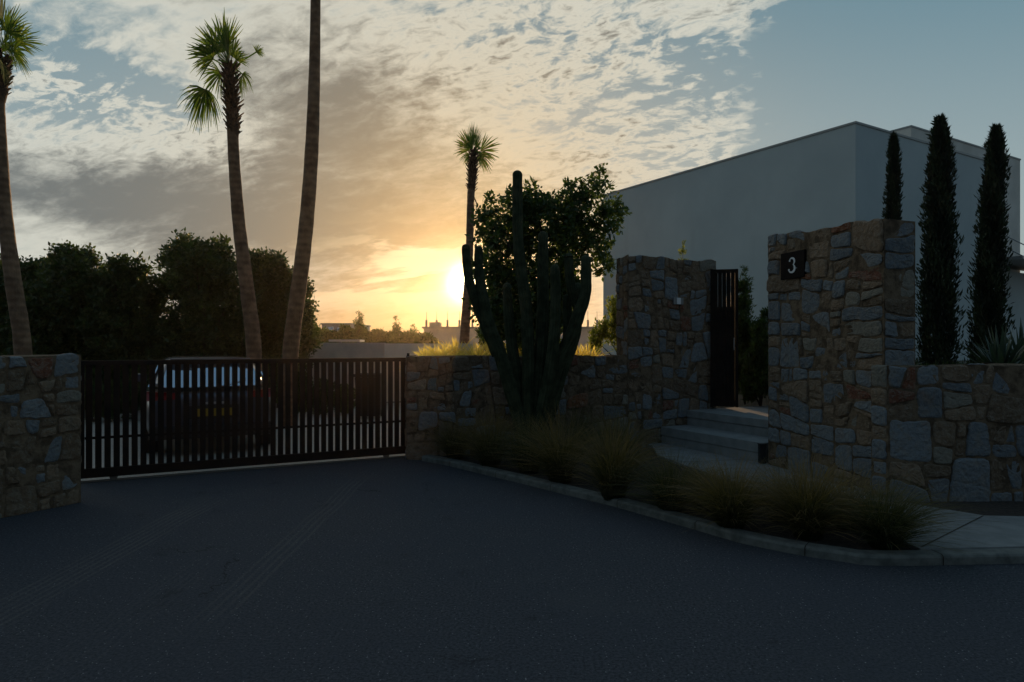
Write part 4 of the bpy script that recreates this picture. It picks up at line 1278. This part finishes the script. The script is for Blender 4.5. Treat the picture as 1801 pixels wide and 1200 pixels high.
GG = 'feathery grass clumps planted along the kerb'
kz = KH - .03
def gk(x, y): g = gpt(x, y, kz); return (g[0], g[1], kz)
cl = [
    (gk(800, 808), .50, .42, 700, 'grass', 'first grass clump beside the driveway gate, low and straw tinted', (0, 0)),
    (gk(862, 822), .58, .48, 900, 'grass', 'straw coloured grass clump at the foot of the leftmost cactus arm', (0, 0)),
    (gk(930, 832), .55, .48, 900, 'grass_green', 'green grass clump directly below the middle of the cactus', (0, 0)),
    (gk(985, 850), .60, .50, 950, 'grass', 'grass clump right of the cactus foot, arching over the kerb', (-.05, 0)),
    (gk(1010, 806), .62, .50, 800, 'grass_green', 'green grass clump close to the low stone wall, right of the cactus', (0, 0)),
    (gk(1085, 838), .64, .52, 900, 'grass_green', 'dark grass clump below the left entrance pillar', (0, 0)),
    (gk(1078, 878), .60, .46, 1000, 'grass', 'fountain shaped straw tipped grass clump left of the steps', (.03, 0)),
    (gk(1180, 900), .50, .42, 950, 'grass_green', 'upright green grass clump in front of the lowest step', (0, 0)),
    (gk(1285, 930), .54, .44, 1100, 'grass', 'grass clump with orange straw plumes in front of the steps', (0, 0)),
    (gk(1235, 896), .42, .36, 600, 'grass', 'small straw clump tucked behind the kerb clumps before the steps', (0, 0)),
    (gk(1420, 948), .60, .42, 1200, 'grass', 'tallest amber plumed grass clump below the number pillar', (0, 0)),
    (gk(1372, 915), .44, .40, 700, 'grass_green', 'low green clump behind the amber plumed clump', (0, 0)),
    (gk(1555, 966), .47, .40, 1300, 'grass_green', 'dark green spreading grass clump at the kerb corner, last to the right', (.08, 0)),
    (gk(1490, 930), .46, .38, 700, 'grass', 'straw clump between the amber plumes and the last dark clump', (.05, 0)),
]
for i, (bs, hh_, sp_, n, m, lab, lean) in enumerate(cl):
    tuft('ornamental_grass', bs, hh_ * (1.40 if i < 7 else 1.22), sp_ * 1.32, int(n * 1.25), m, lab, group=GG, lean=lean, seed=100 + i, width=.0019, stiff=.3)

# golden grasses behind the low wall, lit by the sun
GB = 'golden feather grasses behind the low stone wall'
for i, (x, Z, hh_) in enumerate([(752, 11.3, .50), (778, 11.0, .55), (800, 11.5, .60), (838, 11.1, .56), (858, 11.6, .62), (887, 11.2, .52), (912, 11.8, .5), (968, 11.5, .5), (1015, 11.5, .5), (1036, 12.0, .5)]):
    p = pt(x, 600, Z)
    lab = ['golden grass clump nearest the driveway gate, above the wall end', 'golden grass clump second from the gate end of the wall', 'bright golden grass clump just left of the far palm trunk', 'golden grass clump just right of the far palm trunk',
           'golden grass clump left of the leftmost cactus arm', 'golden grass clump behind the leftmost cactus arm', 'golden grass clump behind the tallest cactus stem', 'golden grass clump between the central cactus stems',
           'golden grass clump right of the rightmost cactus arm', 'golden grass clump beside the yellow green shrub'][i]
    tuft('golden_grass', (p[0], p[1], 1.12), hh_, .30, 420, 'grass_gold', lab, group=GB, seed=300 + i, width=.004, plume=.7, stiff=.2)
# low ground cover on the terrace
n = 5000
gx = rng.uniform(4.5, 8.8, n); gy = 7.42 + rng.random(n) ** 1.4 * 3.2 + np.maximum(0, gx - 5.3) * .16
P_ = np.stack([gx, gy, np.full(n, 1.215)], 1); d = rng.normal(0, .45, (n, 3)) + np.array([0, 0, 1]); d /= np.linalg.norm(d, axis=1, keepdims=True)
V, Fq = leaves(P_, d, rng.uniform(.08, .24, n), rng.uniform(.008, .02, n))
tag(mesh_np('ground_cover', V, Fq, M['leaf_dark'], None, {'v': rng.random(n)}), 'low grassy ground cover on the terrace around the cypresses', 'ground cover', kind='stuff')

# ---------------------------------------------------------------- car
def paint(t, b):
    b.inputs['Coat Weight'].default_value = .8; b.inputs['Coat Roughness'].default_value = .06
    return None
M['car'] = mat('car_paint', (.075, .085, .115), .3, .6, fn=paint)
M['glass'] = mat('car_glass', (.62, .70, .76), .05, .95)
M['carblack'] = mat('car_trim', (.02, .02, .022), .5)
M['red'] = mat('tail_lamp', (.25, .008, .008), .3)
M['yellow'] = mat('plate_yellow', (.38, .24, .02), .5)
M['blue'] = mat('plate_blue', (.02, .05, .35), .5)
M['tyre'] = mat('tyre', (.018, .018, .018), .9)
M['alloy'] = mat('alloy', (.45, .45, .46), .35, .8)
car_loc = Vector((-4.45, 10.15, .006))
car = thing('parked_car', tuple(car_loc), 'dark blue hatchback seen from behind through the driveway gate slats', 'car', rz=math.atan2(-gn.x, gn.y))
def sec_loft(secs, name, m, parent, smooth=True):
    n = len(secs[0]); b = MB(); vs = [p for s_ in secs for p in s_]
    fs = [(i * n + k, i * n + (k + 1) % n, (i + 1) * n + (k + 1) % n, (i + 1) * n + k) for i in range(len(secs) - 1) for k in range(n)]
    fs += [tuple(range(n))[::-1], tuple(range((len(secs) - 1) * n, len(secs) * n))]
    b.add(vs, fs); o = b.build(name, m, parent, local=True, recalc=True, smooth=smooth)
    md = o.modifiers.new('sub', 'SUBSURF'); md.levels = 2; md.render_levels = 2
    return o
def lower(y, w_, zb_, zt, crown_=.02):
    h = zt - zb_
    half = [(0, zb_), (.8 * w_, zb_), (.97 * w_, zb_ + .1 * h), (w_, zb_ + .45 * h), (.985 * w_, zb_ + .8 * h), (.93 * w_, zt - .015), (.80 * w_, zt), (0, zt + crown_)]
    return [(x, y, z) for x, z in half] + [(-x, y, z) for x, z in half[-2:0:-1]]
secs = [lower(*a) for a in ((0.0, .70, .42, .80), (.03, .80, .34, .90), (.14, .88, .26, .95), (.5, .92, .22, .97), (1.2, .925, .22, .96), (2.2, .92, .22, .95), (3.0, .915, .22, .94), (3.6, .90, .24, .88), (4.05, .84, .28, .78), (4.22, .70, .34, .66))]
body = sec_loft(secs, 'body', M['car'], car)
def upper(z, y0, y1, w0, w1):
    return [(-w0, y0 + .10, z), (-w0 * .8, y0, z), (0, y0 - .035, z), (w0 * .8, y0, z), (w0, y0 + .10, z), (w0 * 1.01, (y0 + y1) / 2, z), (w1, y1 - .12, z), (w1 * .8, y1, z), (0, y1 + .05, z), (-w1 * .8, y1, z), (-w1, y1 - .12, z), (-w0 * 1.01, (y0 + y1) / 2, z)]
cab = sec_loft([upper(.93, .10, 3.2, .82, .82), upper(1.08, .20, 3.0, .80, .78), upper(1.30, .46, 2.62, .70, .68), upper(1.40, .60, 2.40, .645, .62), upper(1.44, .80, 2.15, .52, .50)], 'roof', M['car'], car)
def plate_mesh(name, pts_, m, parent, th=.01, n=Vector((0, -1, 0))):
    b = MB(); k = len(pts_); P_ = [Vector(p) for p in pts_]
    b.add([tuple(p + n * th) for p in P_] + [tuple(p) for p in P_], [tuple(range(k))] + [(i, (i + 1) % k, k + (i + 1) % k, k + i) for i in range(k)])
    return b.build(name, m, parent, local=True, recalc=True)
# rear window follows the raked tail
nrw = Vector((0, -.85, .5))
plate_mesh('rear_window', [(-.69, .115, .99), (-.35, .085, .98), (.35, .085, .98), (.69, .115, .99), (.585, .44, 1.325), (.30, .425, 1.34), (-.30, .425, 1.34), (-.585, .44, 1.325)], M['glass'], car, .045, nrw)
wipers = MB(); wipers.tube([(.0, .02, .985), (.30, .10, 1.04), (.48, .14, 1.10)], [.008, .007, .005], 6); wipers.build('wiper', M['carblack'], car, local=True)
b = MB(); b.box(-.56, .56, .30, .52, 1.40, 1.425); b.build('spoiler', M['car'], car, bevel=.008, local=True, recalc=True)
b = MB(); b.box(-.84, .84, -.07, .16, .26, .46); b.build('bumper', M['carblack'], car, bevel=.03, local=True, recalc=True)
for s_ in (-1, 1):
    b = MB(); P_ = [(.50, -.030, .84), (.50, -.022, .93), (.80, .035, .955), (.895, .20, .95), (.915, .26, .88), (.86, .07, .82)]
    b.add([(s_ * x, y - .02, z) for x, y, z in P_] + [(s_ * x * .97, y + .06, z) for x, y, z in P_], [tuple(range(6)), tuple(range(6, 12))] + [(i, (i + 1) % 6, 6 + (i + 1) % 6, 6 + i) for i in range(6)])
    b.build('tail_light', M['red'], car, local=True, recalc=True)
    plate_mesh('side_window', [(s_ * .835, .45, 1.0), (s_ * .835, 2.6, 1.0), (s_ * .70, 2.2, 1.33), (s_ * .70, .80, 1.32)], M['glass'], car, .02, Vector((s_, 0, .3)))
    b = MB(); b.box(min(s_ * .88, s_ * 1.06), max(s_ * .88, s_ * 1.06), 2.55, 2.68, .98, 1.12); b.build('mirror', M['car'], car, bevel=.02, local=True, recalc=True)
    for y in (.72, 3.35):
        b = MB(); b.tube([(s_ * .70, y, .33), (s_ * .72, y, .33), (s_ * .90, y, .33), (s_ * .925, y, .33)], [.28, .33, .33, .29], 28); wh = b.build('wheel', M['tyre'], car, local=True, recalc=True)
        b = MB(); b.tube([(s_ * .90, y, .33), (s_ * .93, y, .33)], [.23, .22], 24); b.build('rim', M['alloy'], wh, local=True, recalc=True)
b = MB(); b.box(-.26, .26, -.075, -.055, .58, .69); pl_ = b.build('number_plate', M['yellow'], car, local=True, recalc=True)
b = MB(); b.box(-.26, -.215, -.079, -.0755, .582, .688); b.build('blue_band', M['blue'], pl_, local=True, recalc=True)
b = MB(); b.box(-.36, .36, -.056, .02, .54, .74); b.build('plate_recess', M['carblack'], car, bevel=.01, local=True, recalc=True)
b = MB(); b.box(-.17, .17, -.062, -.01, .755, .785); b.build('tailgate_handle', M['alloy'], car, bevel=.005, local=True, recalc=True)
b = MB(); b.tube([(.45, -.06, .25), (.45, .1, .25)], [.03, .03], 12); b.build('exhaust', M['alloy'], car, local=True)

# ---------------------------------------------------------------- things behind the gate
def lowshrub(x, y, w_, h_, Z, label, i):
    bl = [(x + random.uniform(-w_, w_) * .7, y - random.uniform(.2, .9) * h_, h_ * .45) for _ in range(7)]
    p = pt(x, y, Z); return shrub('low_shrub', (p[0], p[1], 0), bl, Z, label, 330, 'leaf_dark', .07, .03, spread=.12, up=.5)
lowshrub(515, 728, 22, 40, 15.6, 'low dark shrub behind the gate, at the foot of the third palm', 0)
lowshrub(560, 727, 24, 42, 15.8, 'low dark shrub behind the gate, right of the third palm', 1)
lowshrub(602, 725, 20, 38, 16.0, 'low dark shrub behind the gate, nearest the parked bin', 2)
lowshrub(222, 735, 26, 60, 14.6, 'dark shrub behind the gate, left of the parked car', 3)
lowshrub(165, 735, 26, 60, 14.4, 'dark shrub behind the gate, beside the left stone wall', 4)
bn_ = thing('wheeled_bin', (*pt(650, 700, 15.2)[:2], .006), 'dark wheeled bin standing in the yard, seen through the right end of the gate', 'bin')
bx, by = bn_.location.x, bn_.location.y
b = MB(); b.add([(bx + x * s_, by + y * s_, z) for z, s_ in ((.06, .8), (.92, 1.0)) for x, y in ((-.27, -.3), (.27, -.3), (.27, .3), (-.27, .3))], [(3, 2, 1, 0), (4, 5, 6, 7), (0, 1, 5, 4), (1, 2, 6, 5), (2, 3, 7, 6), (3, 0, 4, 7)]); b.build('bin_body', M['black'], bn_, bevel=.02, recalc=True)
b = MB(); b.box(bx - .3, bx + .3, by - .33, by + .33, .925, .99); b.build('lid', M['black'], bn_, bevel=.02, recalc=True)
for s_ in (-1, 1):
    b = MB(); b.tube([(bx + s_ * .2, by + .3, .10), (bx + s_ * .26, by + .3, .10)], [.1, .1], 16); b.build('wheel', M['tyre'], bn_)

# grey boundary wall across the yard
ZW = 19.4
a = pt(530, 603, ZW); c_ = pt(676, 603, ZW); e = pt(737, 603, ZW + 2.5)
b = MB(); b.prism([(-18, ZW - .2), (c_[0], ZW), (c_[0], ZW + .25), (-18, ZW + .05)], 0, a[2]); tag(b.build('boundary_wall', M['far_render'], recalc=True), 'plain grey rendered yard wall beyond the driveway gate, left section', 'wall')
b = MB(); b.prism([(c_[0] + .003, ZW), (-.5, ZW + 1.7), (-.6, ZW + 1.95), (c_[0] + .003, ZW + .25)], 0, a[2] - .02); tag(b.build('boundary_wall', M['render_pale'], recalc=True), 'lighter right section of the yard wall, ending behind the golden grasses', 'wall')
# shelter roof just behind that wall
b = MB(); p = pt(612, 598, 26); q0 = pt(578, 602, 26)
b.add([(q0[0], 26, q0[2]), (p[0] + .4, 26, p[2] - .05), (p[0] + .1, 27.5, p[2] + .08), (q0[0] + .4, 27.5, q0[2] + .1)], [(0, 1, 2, 3)])
b = MB(); b.prism([(q0[0], 26), (p[0] + .45, 26), (p[0] + .2, 28), (q0[0] + .2, 28)], q0[2] + .02, q0[2] + .10)
sh_ = thing('flat_shelter', (q0[0] + .5, 27, 0), 'pale flat shelter roof peeping over the grey yard wall', 'shelter')
b.build('roof_slab', M['render_pale'], sh_, recalc=True)
for xx in (q0[0] + .2, p[0] + .2):
    b = MB(); b.box(xx - .05, xx + .05, 26.9, 27.0, 0, q0[2] + .018); b.build('post', M['metalgrey'], sh_, recalc=True)

# far buildings
def bld(x0, x1, ytop, Z, dp, label, m='far_render', wins=(), extra=None):
    a = pt(x0, ytop, Z); c = pt(x1, ytop, Z)
    r = thing('far_building', ((a[0] + c[0]) / 2, Z + dp / 2, 0), label, 'building', 'flat roofed buildings on the horizon')
    b = MB(); b.box(a[0], c[0], Z, Z + dp, 0, a[2]); w = b.build('wall', M[m], r, recalc=True)
    b = MB(); b.box(a[0] - .1, c[0] + .1, Z - .1, Z + dp + .1, a[2], a[2] + .12); b.build('roof', M['coping'], r, recalc=True)
    for (wx0, wy0, wx1, wy1) in wins:
        p0 = pt(wx0, wy0, Z); p1_ = pt(wx1, wy1, Z)
        b = MB(); b.box(p0[0], p1_[0], Z - .05, Z + .02, p1_[2], p0[2]); b.build('window', M['glass'], r, recalc=True)
    return r
bld(566, 617, 571, 60, 8, 'flat roofed villa with one bright window, far left on the horizon', wins=[(577, 575, 587, 583), (593, 576, 601, 584)])
bld(700, 738, 589, 58, 6, 'low pale house between the small conifers on the horizon')
mb_ = bld(745, 1062, 578, 44, 9, 'long low building with rows of rooftop poles, behind the cactus')
a = pt(755, 567, 46); c = pt(774, 567, 46)
b = MB(); b.box(a[0], c[0], 46, 47, pt(0, 578, 44)[2] + .125, a[2]); b.build('roof_box', M['metalgrey'], mb_, recalc=True)
for x in (750, 768, 787, 808, 831, 856, 1012, 1034, 1050):
    p = pt(x, 578, 44.6); b = MB(); tp = pt(x, 548, 44.6)
    b.tube([(p[0], 44.6, p[2] + .1), (p[0], 44.6, (p[2] + tp[2]) / 2), (p[0], 44.6, (p[2] + tp[2]) / 2 + .01), (p[0], 44.6, tp[2])], [.07, .07, .018, .012], 8)
    b.build('pole', M['metalgrey'], mb_)

# distant trees
GD = 'distant trees along the horizon'
def fartree(x, y, w_, Z, label, tw=260, cone=False):
    p = pt(x, 600, Z); r = thing('distant_tree', (p[0], Z, 0), label, 'tree', GD)
    topz = pt(x, y, Z)[2]; ww = w_ / F * Z
    b = MB(); b.tube([(p[0], Z, 0), (p[0], Z, topz * .6), (p[0], Z, topz * .9)], [.14, .1, .03], 7); b.build('trunk', M['bark'], r)
    if cone:
        bl = [((p[0], Z, topz - ww * k * .9), ww * (.12 + .17 * k)) for k in range(0, 7)]
        V, Fq, tv = crown(bl, tw, 8, .2, .07, .2, .3)
    else:
        bl = [((p[0] + random.uniform(-.6, .6) * ww, Z + random.uniform(-.6, .6) * ww, topz - ww * random.uniform(.6, 1.5)), ww * random.uniform(.3, .5)) for _ in range(7)] + [((p[0], Z, topz - ww * .45), ww * .33)]
        V, Fq, tv = crown(bl, tw, 14, .24, .12, .22, .5)
    mesh_np('crown', V, Fq, M['far_leaf'], r, {'v': tv})
for a_ in [(556, 578, 18, 46, 'dark distant tree touching the third palm trunk'), (581, 586, 15, 44, 'low distant tree in front of the far left villa'), (606, 577, 13, 46, 'distant tree hiding the right end of the far villa'),
           (640, 584, 16, 48, 'distant tree below the tallest small conifer'), (664, 582, 15, 50, 'round distant tree between the two small conifers'), (687, 587, 14, 50, 'distant tree left of the second small conifer'),
           (715, 590, 13, 42, 'low distant tree right of the second small conifer'), (748, 595, 14, 30, 'dark bush at the left end of the pole roofed building')]:
    fartree(*a_, tw=420)
for a_ in [(632, 556, 13, 45, 'tallest small conifer on the horizon'), (698, 563, 13, 45, 'second small conifer on the horizon, right of the tallest'), (727, 577, 9, 45, 'smallest conifer on the horizon, nearest the pole roofed building')]:
    fartree(*a_, tw=520, cone=True)
